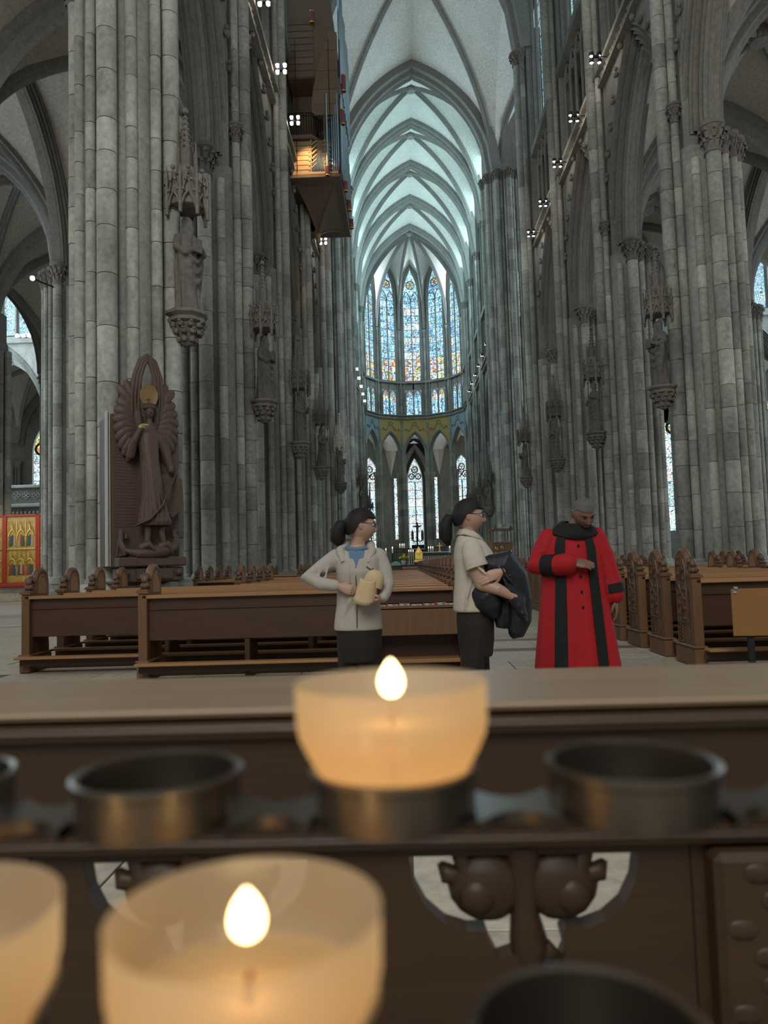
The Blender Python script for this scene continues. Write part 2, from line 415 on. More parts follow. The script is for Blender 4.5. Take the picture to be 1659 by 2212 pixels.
# shaft layout: (angle from the nave side in degrees, distance, radius, reaches the high vault)
LAYOUT = [(0, .98, .20, True), (26, .90, .115, True), (-26, .90, .115, True),
          (60, .84, .125, 'core'), (-60, .84, .125, 'core'),
          (90, .95, .20, False), (-90, .95, .20, False), (113, .93, .10, False), (-113, .93, .10, False),
          (135, .95, .10, False), (-135, .95, .10, False), (158, .97, .13, False), (-158, .97, .13, False), (180, .98, .20, False)]
def core_r(t): return .80 + .10*math.exp(-((abs(((t/(PI/2)) % 1)-.52)/.17)**2)) - .08*math.exp(-((abs(((t/(PI/2)) % 1)-.5)-.27)/.08)**2)
def pier(x, y, label, detail=0, top=H_SPR, k=1.0, vis=(0, 1, 3, 5, 7, 9, 11, 13), group='clustered nave columns', hcap=H_CAP, mats=('wall', 'shaft'), layout=None, core_k=1.0):
    p = thing('clustered_column', label, 'column', (x, y, 0), 0 if x < 0 else PI, group)
    sgn = 1 if x < 0 else -1          # local +X points to the nave; local angles turn so that - is west on the left side
    core = []
    for z in (0, hcap+.4):
        core.append([( core_r(2*PI*j/40)*k*core_k*math.cos(2*PI*j/40), core_r(2*PI*j/40)*k*core_k*math.sin(2*PI*j/40), z) for j in range(40)])
    MB().loft(core).build('core', M[mats[0]], p, 60)
    # upper part of the core on the nave side only
    MB().box(-.4*k, .62*k, -.5*k, .5*k, hcap+.3, top+2).build('wall_pier', M[mats[0]], p)
    pk = k*(core_k if core_k > 1 else 1); b = MB().lathe([(1.28*pk, .0), (1.28*pk, .55), (1.2*pk, .62), (1.2*pk, .95), (1.13*pk, 1.0)], 16).build('plinth', M['pier'], p, 30)
    heights = []; z = 1.0
    while z < top: h = random.uniform(.55, 1.05); heights.append((z, min(h, top-z))); z += h
    for i, (ang, dist, r, high) in enumerate(layout or LAYOUT):
        a = math.radians(ang); cx, cy = dist*k*math.cos(a), dist*k*math.sin(a)
        zt = top if high is True else hcap
        west = (sgn*ang <= 0) if ang not in (0, 180) else True
        rr = r*k
        if detail and (west and ang != 180):
            s = MB().tube([(cx, cy, 1.0), (cx, cy, zt)], rr*.93, 10, cap=False).build('shaft', M['joint'], p, 40)
            z = 1.0 + random.uniform(0, .3); off = random.uniform(-.12, .12) if r < .15 else 0
            zs = [1.0] + [q[0]+off for q in heights[1:] if q[0]+off < zt-.15] + [zt]
            if r < .15: zs = [1.0] + [q+random.uniform(-.1, .1) for q in zs[1:-1]] + [zt]
            for z0, z1 in zip(zs, zs[1:]):
                if z0 > detail: 
                    link('drum', drum_mesh(r), s, (cx, cy, z0), scale=(k, k, zt-z0-.012)); break
                link('drum', drum_mesh(r), s, (cx+random.uniform(-.004, .004), cy+random.uniform(-.004, .004), z0), (0, 0, random.random()*6), (k, k, z1-z0-.014))
        else:
            MB().tube([(cx, cy, .95), (cx, cy, zt)], rr, 12 if r > .15 else 8, cap=False).build('shaft', M[mats[1]], p, 40)
        MB().lathe([(rr*1.75, .82), (rr*1.75, .9), (rr*1.5, .97), (rr*1.55, 1.03), (rr*1.1, 1.1)], 10, (cx, cy, 0)).build('shaft_base', M['pier'], p, 40)
        cm = CAPM[.2 if r > .15 else .13 if r > .11 else .10]
        if not (high and top < 20) and high != 'core': link('capital', cm, p, (cx, cy, zt-.02), (0, 0, random.random()*6), (k, k, 1))
        if high is True and ang and detail:
            link('knot_capital', CAPM[.13], p, (cx, cy, hcap+1.2), (0, 0, random.random()*6), (k*.9, k*.9, .8))
    return p
NP = {}
CROSS = [(10*j, 1.72+(.1 if j % 3 == 0 else 0), .22 if j % 3 == 0 else .125, True) for j in range(36)]
names = {14.0: 'nearest clustered pier on the north side, carrying the angel memorial', 21.5: 'second clustered pier', 29.0: 'third clustered pier', 36.5: 'fourth clustered pier below the hanging organ', 44.0: 'crossing pier before the transept'}
for s in (-1, 1):
    for y in PY[2:]:
        if s == 1 and y < 20: continue
        det = {(-1, 14.0): 16, (1, 21.5): 20, (-1, 21.5): 20, (1, 29.0): 22}.get((s, y), 0)
        lab = ('%s grey clustered column %s' % ({14.0: 'nearest', 21.5: 'second', 29.0: 'third', 36.5: 'fourth', 44.0: 'fifth'}[y] if s < 0 else {21.5: 'nearest', 29.0: 'second', 36.5: 'third', 44.0: 'fourth'}[y], 'left of the nave pews' if s < 0 else 'right of the nave pews'))
        NP[(s, y)] = pier(s*NAVE_X if (s, y) != (-1, 14.0) else -7.1, y if (s, y) != (-1, 14.0) else 14.3, lab, det, k=1.25 if y == 44.0 else .93 if (s, y) == (-1, 14.0) else 1.0)
for s in (-1, 1):
    for i, y in enumerate(CPY):
        NP[(s, y)] = pier(s*(NAVE_X+(.1 if i == 0 else 0)), y, 'slender grey choir column, %s past the crossing, %s side' % (['first', 'second', 'third', 'fourth', 'last'][i], 'north' if s < 0 else 'south'), 0, k=1.0 if i == 0 else .95, group='choir columns', layout=CROSS if i == 0 else None, core_k=2.0 if i == 0 else 1.0)

# ------------------------------------------------------------------ nave and choir walls
def side_wall(s, root, ys, wn0, choir=False):
    X = s*NAVE_X
    for i, (y0, y1) in enumerate(zip(ys, ys[1:])):
        ym, b = (y0+y1)/2, (y1-y0)/2
        a, h = b-1.0, 5.6
        def fn(q, z, d): return (X - s*d, ym+q, z)
        mb = MB()
        half = roll_profile(.07, 0, .60, .85, 6, .085)
        prof = [(-d, e) for d, e in reversed(half)] + half
        arch_moulding(mb, fn, a, h, prof, 14, H_CAP+.8)
        mb.build('arcade_arch', M['dark'], root, 35)
        mb = MB()
        for d in (.6, -.6): wall_over_arch(mb, fn, a, h, .85, H_CAP+.8, H_STR-.1, d, 14, b)
        mb.build('spandrel', M['wall'], root)
        if not choir:
            cr = MB()
            for q, z in parch(a, h, .95, 9)[2:-1]:
                for sg in (-1, 1):
                    p = fn(sg*q, H_CAP+.8+z, .70); cr.ball(p, (.10, .13, .13), 6, 4); cr.ball((p[0], p[1]-sg*.1, p[2]+.14), .08, 5, 3)
            cr.build('crocket_row', M['carved'], root)['kind'] = 'stuff'
        # string course with its leaf frieze
        st = MB().box(*sorted((X-s*.95, X+s*.7)), y0, y1, H_STR+.32, H_STR+.5)
        st.box(*sorted((X-s*.85, X+s*.7)), y0, y1, H_STR-.12, H_STR-.02)
        st.box(*sorted((X-s*.70, X+s*.7)), y0, y1, H_STR-.02, H_STR+.32)
        st.build('string_course', M['wall'], root)
        fr = MB(); q = y0+.15
        while q < y1: fr.ball((X-s*.76, q, H_STR+.13+.05*math.sin(q*9)), (.09, .13, .12), 6, 4); q += .27
        fr.build('leaf_frieze', M['carved'], root)['kind'] = 'stuff'
        # triforium
        nl = 5; tw = (2*b-2.0)/nl; tr = MB()
        for k in range(nl+1):
            yk = y0+1.0+tw*k
            for dx in (.42, .1): tr.tube([(X-s*dx, yk, H_STR+.5), (X-s*dx, yk, H_TRI-1.3)], .07, 6, False)
        for k in range(nl):
            yk = y0+1.0+tw*(k+.5)
            A = [(X-s*.42, yk+q2, H_TRI-1.3+z) for q2, z in full_arch(tw/2, 1.0, 0, 5)]; tr.tube(A, .06, 6, False)
            tr.tube([(X-s*.42, yk+.2*math.cos(t), H_TRI-1.0+.2*math.sin(t)) for t in [2*PI*j/8 for j in range(9)]], .035, 5, False)
        tr.build('triforium_arcade', M['dark'], root, 50)
        MB().grid([[(X+s*.7, y0, H_STR+.3), (X+s*.7, y1, H_STR+.3)], [(X+s*.7, y0, H_TRI+.1), (X+s*.7, y1, H_TRI+.1)]]).build('triforium_wall', M['wall'], root)
        MB().box(*sorted((X-s*.75, X+s*.6)), y0, y1, H_TRI-.28, H_TRI+.12).build('string_course', M['wall'], root)
        for yy in (y0, y1):
            pass
        # clerestory window
        wn = wn0[0]; wn0[0] += 1
        wr = struct('window_%d' % wn); wa, wz, wt = b-.95, 34.2, 40.2
        def fg(q, z, d): return (X - s*d, ym+q, z)
        nl = 4; lw = 2*wa/nl
        for k in range(nl):
            q0, q1 = -wa+lw*k+.08, -wa+lw*(k+1)-.08
            zt0 = [wz-.6 + hcurve(wa, wt-wz, abs(q)/wa)*.92 for q in (q0, (q0+q1)/2, q1)]
            g = MB().add([fg(q0, H_TRI+.3, -.05), fg(q1, H_TRI+.3, -.05), fg(q1, zt0[2], -.05), fg((q0+q1)/2, zt0[1], -.05), fg(q0, zt0[0], -.05)], [(0, 1, 2, 3, 4)])
            g.build('pane', M['g_cyan'], wr)
        mu = MB()
        for k in range(nl+1):
            q = -wa+lw*k; zt = wz + (hcurve(wa, wt-wz, abs(q)/wa) if abs(q) < wa else 0)
            mu.tube([fg(q, H_TRI+.1, .12), fg(q, zt, .12)], .10 if k in (0, nl) else .075, 6, False)
            if k in (0, nl): mu.tube([fg(q*1.06, H_TRI+.1, .35), fg(q*1.06, wz, .35)], .1, 6, False); mu.tube([fg(q*1.12, H_TRI+.1, .5), fg(q*1.12, wz, .5)], .08, 6, False)
        for e, d in ((0, .12), (.18, .35), (.38, .5)):
            mu.tube([fg(q, wz+z, d) for q, z in full_arch(wa+e, wt-wz+e, 0, 8)], .1, 6, False)
        for k in range(nl): mu.tube([fg(-wa+lw*(k+.5)+q, 35.2+z, .1) for q, z in full_arch(lw/2, 1.2, 0, 4)], .06, 5, False)
        for c in (-wa/2, wa/2): mu.tube([fg(c+.75*math.cos(t), 37.0+.75*math.sin(t), .1) for t in [2*PI*j/10 for j in range(11)]], .06, 5, False)
        zz = H_TRI+1.2
        while zz < 35: mu.tube([fg(-wa, zz, .0), fg(wa, zz, .0)], .025, 4, False); zz += 1.1
        mu.build('tracery', M['rib'], wr, 50)
        jw = MB()
        for q0, q1 in ((-b, -wa-.35), (wa+.35, b)): jw.grid([[fg(q0, H_TRI, .3), fg(q1, H_TRI, .3)], [fg(q0, 42, .3), fg(q1, 42, .3)]])
        wall_over_arch(jw, fg, wa, wt-wz, .38, wz, 42.2, .3, 10, wa+.4)
        jw.build('jamb_wall', M['wall'], root)
wl, wr_ = struct('wall_left'), struct('wall_right')
wn = [1]
side_wall(-1, wl, PY[1:], wn); side_wall(1, wr_, PY[1:], wn)
cl, cr_ = struct('wall_choir_left'), struct('wall_choir_right')
side_wall(-1, cl, CPY, wn, True); side_wall(1, cr_, CPY, wn, True)

# ------------------------------------------------------------------ high vaults
ceil = struct('ceiling')
def vault_obj(name, pm='plaster', **kw):
    web, rb = MB(), MB(); vault_bay(web, rb, **kw)
    web.build('vault_web', M[pm], ceil, 30); rb.build('vault_rib', M['rib'], ceil, 45)
for y0, y1 in zip(PY[1:], PY[2:]):
    vault_obj('nave', x0=-6.3, x1=6.3, y0=y0, y1=y1, spr=H_SPR+.8, ht=H_VAULT, hw=41.4, hwall_spr=34.5, hwall_ap=41, tr=(True, False))
vault_obj('crossing', x0=-6.5, x1=6.5, y0=44.0, y1=CY0, spr=H_SPR+.8, ht=44.6, hw=41.6, hwall_spr=H_SPR+.8, hwall_ap=41.6, N=20, rw=.2, rd=.4, tw=.75, td=.8)
for y0, y1 in zip(CPY, CPY[1:]):
    vault_obj('choir', x0=-6.3, x1=6.3, y0=y0, y1=y1, spr=H_SPR+.8, ht=H_VAULT, hw=41.4, hwall_spr=34.5, hwall_ap=41.0, tr=(y0 > CY0+1, False))

# ------------------------------------------------------------------ apse
ap = struct('wall_apse', None)
RV = AP_R/math.cos(math.radians(15))
def av(ang, r=RV): return Vector((r*math.cos(ang), AP_Y+r*math.sin(ang), 0))
faces = [math.radians(d) for d in (0, 30, 60, 90, 120, 150, 180)]
HWF = AP_R*math.tan(math.radians(15))
verts = [math.radians(d) for d in (-15, 15, 45, 75, 105, 135, 165, 195)]
for k, va in enumerate(verts[1:-1]):
    p = av(va, RV); sh = MB()
    t = Vector((-math.sin(va), math.cos(va), 0)); nrm = Vector((math.cos(va), math.sin(va), 0))
    for da, do, r, zt in ((0, -.12, .13, H_SPR), (.2, -.02, .075, H_SPR), (-.2, -.02, .075, H_SPR), (.36, .1, .09, H_SPR), (-.36, .1, .09, H_SPR), (.5, .3, .1, 12.3), (-.5, .3, .1, 12.3), (.0, .75, .2, 12.3), (.3, .6, .12, 12.3), (-.3, .6, .12, 12.3)):
        q = p + t*da + nrm*do; sh.tube([(q.x, q.y, 0), (q.x, q.y, zt)], r, 8, False)
        sh.lathe([(r*1.1, 0), (r*1.3, .3), (r*2.0, .6), (r*2.0, .75)], 8, (q.x, q.y, zt-.1))
    sh.build('pier_shafts' if False else 'apse_pier', M['shaft'], ap, 40)
pane_n = 0
for k, fa in enumerate(faces):
    nrm = Vector((math.cos(fa), math.sin(fa), 0)); t = Vector((-math.sin(fa), math.cos(fa), 0)); c0 = Vector((0, AP_Y, 0)) + nrm*AP_R
    def fn(q, z, d, c0=c0, t=t, nrm=nrm): v = c0 + t*q - nrm*d; return (v.x, v.y, z)
    hw = HWF
    mb = MB(); arch_moulding(mb, fn, hw-.46, 2.6, roll_profile(-.35, 0, .1, .38, 3, .055), 10, 15.3, 3.0); mb.build('apse_arch', M['rib'], ap, 40)
    mb = MB(); wall_over_arch(mb, fn, hw-.46, 2.6, .38, 15.3, 19.9, .08, 10, hw); mb.grid([[fn(-hw, 12.5, .08), fn(-hw+.08, 12.5, .08)], [fn(-hw, 15.3, .08), fn(-hw+.08, 15.3, .08)]]); mb.grid([[fn(hw-.08, 12.5, .08), fn(hw, 12.5, .08)], [fn(hw-.08, 15.3, .08), fn(hw, 15.3, .08)]]); mb.build('painted_spandrel', M['gold_wall'] if k in (2, 3, 4) else M['blue_wall'], ap)
    if k in (1, 2, 3, 4, 5):
        for sg in (-1, 1):       # painted scrolls in the spandrels: low relief bands
            pts = [fn(sg*(hw-.35-.22*j), 18.3+.25*math.sin(j*1.7)+.1*j, .11) for j in range(6)]
            MB().tube(pts, [.05, .09, .06, .10, .06, .03], 5, flat=.4).build('painted_scroll', M['paint_red'], ap)
        ring = [fn(.28*math.cos(q)*(1+.3*math.cos(3*q)), 19.25+.22*math.sin(q), .11) for q in [2*PI*j/12 for j in range(13)]]
        MB().tube(ring, .045, 5, False).build('painted_scroll', M['paint_red'], ap)
    st = MB()
    for z0, z1, d in ((19.9, 20.02, .30), (20.02, 20.3, .16), (20.3, 20.42, .34)): st.loft([[fn(-hw, z0, d), fn(hw, z0, d), fn(hw, z0, -.3), fn(-hw, z0, -.3)], [fn(-hw, z1, d), fn(hw, z1, d), fn(hw, z1, -.3), fn(-hw, z1, -.3)]])
    for j in range(11):
        st.loft([[fn(-hw+.3*j+.06, 20.05, .2), fn(-hw+.3*j+.2, 20.05, .2), fn(-hw+.3*j+.13, 20.27, .2)], [fn(-hw+.3*j+.06, 20.05, .16), fn(-hw+.3*j+.2, 20.05, .16), fn(-hw+.3*j+.13, 20.27, .16)]])
    st.build('string_course', M['wall'], ap)
    # triforium lights
    wr = struct('window_%d' % wn[0]); wn[0] += 1
    tr = MB()
    for q in (-1.28, -1.02, 0, 1.02, 1.28): tr.tube([fn(q, 20.4, .05), fn(q, 23.1, .05)], .08, 6, False)
    for cq in (-.52, .52):
        tr.tube([fn(cq+q, 22.9+z, .05) for q, z in full_arch(.52, .9, 0, 5)], .07, 6, False)
        tr.tube([fn(cq, 20.4, .0), fn(cq, 22.6, .0)], .035, 5, False)
        tr.tube([fn(cq+.17*math.cos(q), 23.0+.17*math.sin(q), .0) for q in [2*PI*j/8 for j in range(9)]], .04, 5, False)
        for z0, z1, m in ((20.5, 21.4, 'g_blue'), (21.42, 22.3, 'g_blue'), (22.32, 23.6, 'g_fig' if k in (2, 4) else 'g_blue')):
            for h0, h1 in ((-.42, -.02), (.02, .42)):
                zt = z1 if z1 < 23 else z1
                top = [fn(cq+h1, zt if z1 < 23 else (22.7 if abs(h1) > .1 else 23.6), -.08), fn(cq+h0, zt if z1 < 23 else (22.7 if abs(h0) > .1 else 23.6), -.08)]
                MB().add([fn(cq+h0, z0, -.08), fn(cq+h1, z0, -.08)] + top, [(0, 1, 2, 3)]).build('pane', M[m], wr)
    tr.build('tracery', M['rib'], wr, 50)
    tw_ = MB()
    for q0, q1 in ((-hw, -1.05), (1.05, hw)): tw_.grid([[fn(q0, 20.3, -.12), fn(q1, 20.3, -.12)], [fn(q0, 25, -.12), fn(q1, 25, -.12)]])
    tw_.grid([[fn(-1.05, 23.75, -.06), fn(1.05, 23.75, -.06)], [fn(-1.05, 24.8, -.06), fn(1.05, 24.8, -.06)]])
    tw_.grid([[fn(-.08, 20.3, -.06), fn(.08, 20.3, -.06)], [fn(-.08, 25, -.06), fn(.08, 25, -.06)]])
    for sg in (-1, 1): tw_.tube([fn(sg*1.15, 20.4, .12), fn(sg*1.15, 25, .12)], .06, 6, False)
    tw_.loft([[fn(-hw, 24.6, .25), fn(hw, 24.6, .25), fn(hw, 24.6, -.3), fn(-hw, 24.6, -.3)], [fn(-hw, 24.85, .25), fn(hw, 24.85, .25), fn(hw, 24.85, -.3), fn(-hw, 24.85, -.3)]])
    tw_.build('triforium_wall', M['wall'], ap)
    # great window: two lancets of leaded panels under a tracery head
    wr = struct('window_%d' % wn[0]); wn[0] += 1
    wa, z0, zs, zt = 1.08, 24.95, 36.2, 39.9
    rows = 11; rh = (35.6-z0)/rows
    for lx in (-1, 1):
        for r in range(rows):
            if k in (0, 6) and r % 2: continue
            za, zb = z0+rh*r, z0+rh*(r+1)-.03
            if k in (0, 6): zb += rh
            mm = 'g_fig' if r < 3 else ('g_blue' if k != 3 else ('g_pale' if r % 2 else 'g_blue'))
            for q0, q1 in ((.05, .53), (.55, 1.04)):
                MB().add([fn(lx*q0, za, -.1), fn(lx*q1, za, -.1), fn(lx*q1, zb, -.1), fn(lx*q0, zb, -.1)], [(0, 1, 2, 3) if lx > 0 else (3, 2, 1, 0)]).build('pane', M[mm], wr)
        MB().add([fn(lx*(.54+q), 35.62+z, -.1) for q, z in full_arch(.49, 1.2, 0, 4)], [tuple(range(9))]).build('pane', M['g_blue'], wr)
    H = full_arch(wa-.06, zt-35.7, 0, 8)
    MB().add([fn(q, 36.0+z*.98, -.14) for q, z in H], [tuple(range(len(H)))]).build('pane', M['g_blue'], wr)
    MB().add([fn(.55*math.cos(q), 37.75+.55*math.sin(q), -.09) for q in [2*PI*j/16 for j in range(16)]], [tuple(range(16))]).build('pane', M['g_rose'], wr)
    mu = MB()
    mu.tube([fn(0, z0, .02), fn(0, 36.0, .02)], .07, 6, False)
    for sg in (-1, 1):
        mu.tube([fn(sg*wa, z0, .02), fn(sg*wa, 35.7, .02)], .09, 6, False)
        mu.tube([fn(sg*(wa+.16), z0, .1), fn(sg*(wa+.16), 35.7, .1)], .07, 6, False)
        mu.tube([fn(sg*.54+q, 35.6+z, .0) for q, z in full_arch(.5, 1.25, 0, 5)], .06, 6, False)
        mu.tube([fn(sg*.54, z0, -.06), fn(sg*.54, 35.6, -.06)], .02, 4, False)
    mu.tube([fn(q, 35.7+z, .02) for q, z in full_arch(wa, zt-35.7, 0, 8)], .09, 6, False)
    mu.tube([fn(q, 35.7+z, .1) for q, z in full_arch(wa+.16, zt-35.7+.2, 0, 8)], .08, 6, False)
    mu.tube([fn(.56*math.cos(q), 37.75+.56*math.sin(q), .0) for q in [2*PI*j/14 for j in range(15)]], .06, 6, False)
    for j in range(6): mu.tube([fn(.0, 37.75, -.04), fn(.55*math.cos(j*PI/3), 37.75+.55*math.sin(j*PI/3), -.04)], .03, 4, False)
    for j in range(6): mu.tube([fn(.34*math.cos(j*PI/3+.5)+.17*math.cos(q), 37.75+.34*math.sin(j*PI/3+.5)+.17*math.sin(q), -.03) for q in [2*PI*i/7 for i in range(8)]], .025, 4, False)
    for r in range(rows+1): mu.tube([fn(-wa, z0+rh*r, -.06), fn(wa, z0+rh*r, -.06)], .03, 4, False)
    mu.build('tracery', M['rib'], wr, 50)
    jw = MB(); wall_over_arch(jw, fn, wa+.16, zt-35.7+.2, .06, 35.7, 41.5, .04, 8, hw)
    for sg in (-1, 1): jw.grid([[fn(sg*(wa+.18), z0-.1, .04), fn(sg*hw, z0-.1, .04)], [fn(sg*(wa+.18), 35.7, .04), fn(sg*hw, 35.7, .04)]])
    jw.build('jamb_wall', M['wall'], ap)
rb0 = MB(); pth = [(6.3*q, CPY[-1], H_SPR+.8+hcurve(6.3, 41.4-H_SPR-.8, abs(q))-.02) for q in [-1+i/16 for i in range(33)]]
rib(rb0, pth, (0, 1, 0), .42, .55, .5); rb0.build('vault_rib', M['rib'], ceil, 45)
# apse vault: webs rise from the window arches to the boss
AB = Vector((0, AP_Y-.1, 42.1)); web, rb = MB(), MB()
def DA(q): return H_SPR+.8 + hcurve(6.5, AB.z-H_SPR-.8, q)
for k, fa in enumerate(faces):
    nrm = Vector((math.cos(fa), math.sin(fa), 0)); t = Vector((-math.sin(fa), math.cos(fa), 0)); N = 12; rows = []
    for i in range(N+1):
        u = -1+2*i/N; row = []
        for j in range(9):
            s = j/8; rr = 1+(abs(u)-1)*s                       # from the wall (1) in to the rib (|u|)
            F = 36.6 + hcurve(HWF, 40.6-36.6, abs(u)); z = F*(1-s)+DA(abs(u))*s
            q = Vector((0, AB.y, 0)) + nrm*AP_R*rr + t*HWF*u; row.append((q.x, q.y, z))
        rows.append(row)
    web.grid(rows)
for va in verts:
    path = []
    for i in range(17):
        q = 1-i/16; p = Vector((0, AB.y, 0)) + Vector((math.cos(va), math.sin(va), 0))*RV*q; path.append((p.x, p.y, DA(q)))
    rib(rb, path, (-math.sin(va), math.cos(va), 0), .17, .36)
rb.lathe([(.2, -.5), (.6, -.35), (.75, -.05), (.6, .2)], 12, tuple(AB))
for j in range(8): rb.ball((AB.x+.62*math.cos(j*PI/4), AB.y+.62*math.sin(j*PI/4), AB.z-.3), .17, 6, 4)
web.build('vault_web', M['plaster'], ceil, 30); rb.build('vault_rib', M['rib'], ceil, 45)
# ambulatory round the apse: chapel wall with windows and a vault ring behind the arcade
am = struct('wall_ambulatory')
for k, fa in enumerate(faces):
    nrm = Vector((math.cos(fa), math.sin(fa), 0)); t = Vector((-math.sin(fa), math.cos(fa), 0)); R2 = AP_R+6.2; c0 = Vector((0, AP_Y, 0)) + nrm*R2; hw2 = R2*math.tan(math.radians(15))
    def fn(q, z, d, c0=c0, t=t, nrm=nrm): v = c0 + t*q - nrm*d; return (v.x, v.y, z)
    if k == 3: R3 = 5.0
    else: R3 = 0.0
    mb = MB()
    wa, ws, wt2 = (1.0, 12.9, 16.2) if k == 3 else (1.5, 12.3, 15.6) if k in (2, 4) else (1.2, 12.2, 15)
    wall_over_arch(mb, fn, wa, wt2-ws, .1, ws, 18.5, -R3, 8, hw2)
    for sg in (-1, 1): mb.grid([[fn(sg*(wa+.1), 0, -R3), fn(sg*hw2, 0, -R3)], [fn(sg*(wa+.1), ws, -R3), fn(sg*hw2, ws, -R3)]])
    mb.grid([[fn(-wa-.1, 0, -R3), fn(wa+.1, 0, -R3)], [fn(-wa-.1, 3.2, -R3), fn(wa+.1, 3.2, -R3)]])
    if R3:
        for sg in (-1, 1):
            [mb.grid([[fn(sg*hw2*qa, za, 0), fn(sg*hw2*qb, za, 0)], [fn(sg*hw2*qa, zb, 0), fn(sg*hw2*qb, zb, 0)]]) for qa, qb, za, zb in ((.70, .76, 0, 18.6), (.90, 1.02, 0, 18.6), (.76, .90, 0, 4.5), (.76, .90, 13, 18.6))]; SIDE_LIGHTS = True
            mb.grid([[fn(sg*hw2*.72, 0, 0), fn(sg*hw2*.72, 0, -R3)], [fn(sg*hw2*.72, 16, 0), fn(sg*hw2*.72, 16, -R3)]])
            for dd in (0, -1.4): 
                for o in (0, .28): mb.tube([fn(sg*(hw2*.68-o), 0, dd), fn(sg*(hw2*.68-o), 10.4, dd)], .13, 6, False); mb.lathe([(.14, 0), (.26, .5), (.26, .65)], 8, fn(sg*(hw2*.68-o), 10.3, dd))
        mb.grid([[fn(hw2*.72*q, 15.9+3.0*(1-q*q), 0) for q in (-1, -.5, 0, .5, 1)], [fn(hw2*.72*q, 15.9+3.0*(1-q*q), -R3) for q in (-1, -.5, 0, .5, 1)]])
        for dd in (.0, -2.4, -4.6):
            for e in (0, .25, .45): mb.tube([fn(q, 10.9+z, dd-.15*e) for q, z in full_arch(hw2*.66-.2+e, 6.2+e, 0, 8)], .14, 6, False)
    mb.build('chapel_wall', M['wall'], am, 40)
    wr = struct('window_%d' % wn[0]); wn[0] += 1; rows = 8; rh = (ws-3.3)/rows
    if R3:
        for sg in (-1, 1):
            for r in range(8): MB().add([fn(sg*hw2*q, z, -.06) for q, z in ((.77, 4.5+1.06*r), (.89, 4.5+1.06*r), (.89, 5.52+1.06*r), (.77, 5.52+1.06*r))], [(0, 1, 2, 3)]).build('pane', M['g_pale'], wr)
    for lx in (-1, 1):
        for r in range(rows):
            za, zb = 3.3+rh*r, 3.3+rh*(r+1)-.03
            MB().add([fn(lx*.06, za, -R3-.1), fn(lx*wa, za, -R3-.1), fn(lx*wa, zb, -R3-.1), fn(lx*.06, zb, -R3-.1)], [(0, 1, 2, 3) if lx > 0 else (3, 2, 1, 0)]).build('pane', M['g_pale'], wr)
    Hh = full_arch(wa, wt2-ws, 0, 6)
    MB().add([fn(q, ws+z, -R3-.1) for q, z in Hh], [tuple(range(len(Hh)))]).build('pane', M['g_pale'], wr)
    mu = MB().tube([fn(0, 3.2, -R3), fn(0, ws, -R3)], .07, 6, False)
    for r in range(rows+1): mu.tube([fn(-wa, 3.3+rh*r, -R3), fn(wa, 3.3+rh*r, -R3)], .03, 4, False)
    for cx, cz, rr in ((-.47, 11.3, .42), (.47, 11.3, .42), (0, 12.25, .46)):
        mu.tube([fn(cx+rr*math.cos(q), ws+cz-10.6+.1+rr*math.sin(q), -R3) for q in [2*PI*j/12 for j in range(13)]], .07, 5, False)
        for j in range(3): mu.tube([fn(cx+rr*.45*math.cos(j*2.094+1.57)+rr*.45*math.cos(q), ws+cz-10.6+.1+rr*.45*math.sin(j*2.094+1.57)+rr*.45*math.sin(q), -R3+.02) for q in [2*PI*i/8 for i in range(9)]], .035, 4, False)
    mu.build('tracery', M['lead'], wr, 50)
    # ring vault over the ambulatory
    n1 = Vector((math.cos(fa), math.sin(fa), 0)); g = MB(); rows2 = []
    for i in range(9):
        u = -1+2*i/8; rw = []
        for j in range(9):
            v = -1+2*j/8; rr = AP_R+3.1+3.1*v; q = Vector((0, AP_Y, 0)) + n1*rr + t*rr*math.tan(math.radians(15))*u
            z = 13.2 + max(0, 5.2*math.sqrt(max(0, 1-min(abs(u), abs(v))**2)) - .0)
            rw.append((q.x, q.y, z))
        rows2.append(rw)
    g.grid(rows2); g.build('ambulatory_vault', M['plaster'], ceil, 30)

# ------------------------------------------------------------------ aisles
for s in (-1, 1):
    rows = PY[1:]
    for y0, y1 in zip(rows, rows[1:]):
        for xa, xb in ((7.15, 14.9), (14.9, 22.4)):
            x0, x1 = sorted((s*xa, s*xb))
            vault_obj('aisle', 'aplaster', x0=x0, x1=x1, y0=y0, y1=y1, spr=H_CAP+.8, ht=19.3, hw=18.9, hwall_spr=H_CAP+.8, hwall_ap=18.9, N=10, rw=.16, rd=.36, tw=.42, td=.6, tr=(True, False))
            web = None
# arcade between the aisles
    for y0, y1 in zip(rows, rows[1:]):
        ym = (y0+y1)/2; mb = MB()
        def fn(q, z, d, s=s, ym=ym): return (s*14.9+d, ym+q, z)
        half = roll_profile(.1, 0, .42, .5, 4, .05); arch_moulding(mb, fn, 3.0, 5.3, [(-d, e) for d, e in reversed(half)]+half, 10, H_CAP+.8)
        mb.build('aisle_arch', M['dark'], ceil, 40)
for s, ys in ((-1, (21.5, 29.0, 36.5, 44.0)), (1, (29.0, 36.5, 44.0))):
    for y in ys:
        NP[(s*2, y)] = pier(s*14.9, y, 'slim grey aisle column on the %s side, %s the crossing' % ('north' if s < 0 else 'south', {21.5: 'three bays before', 29.0: 'two bays before', 36.5: 'one bay before', 44.0: 'at'}[y]), 0, top=H_CAP, k=.85, group='aisle columns')
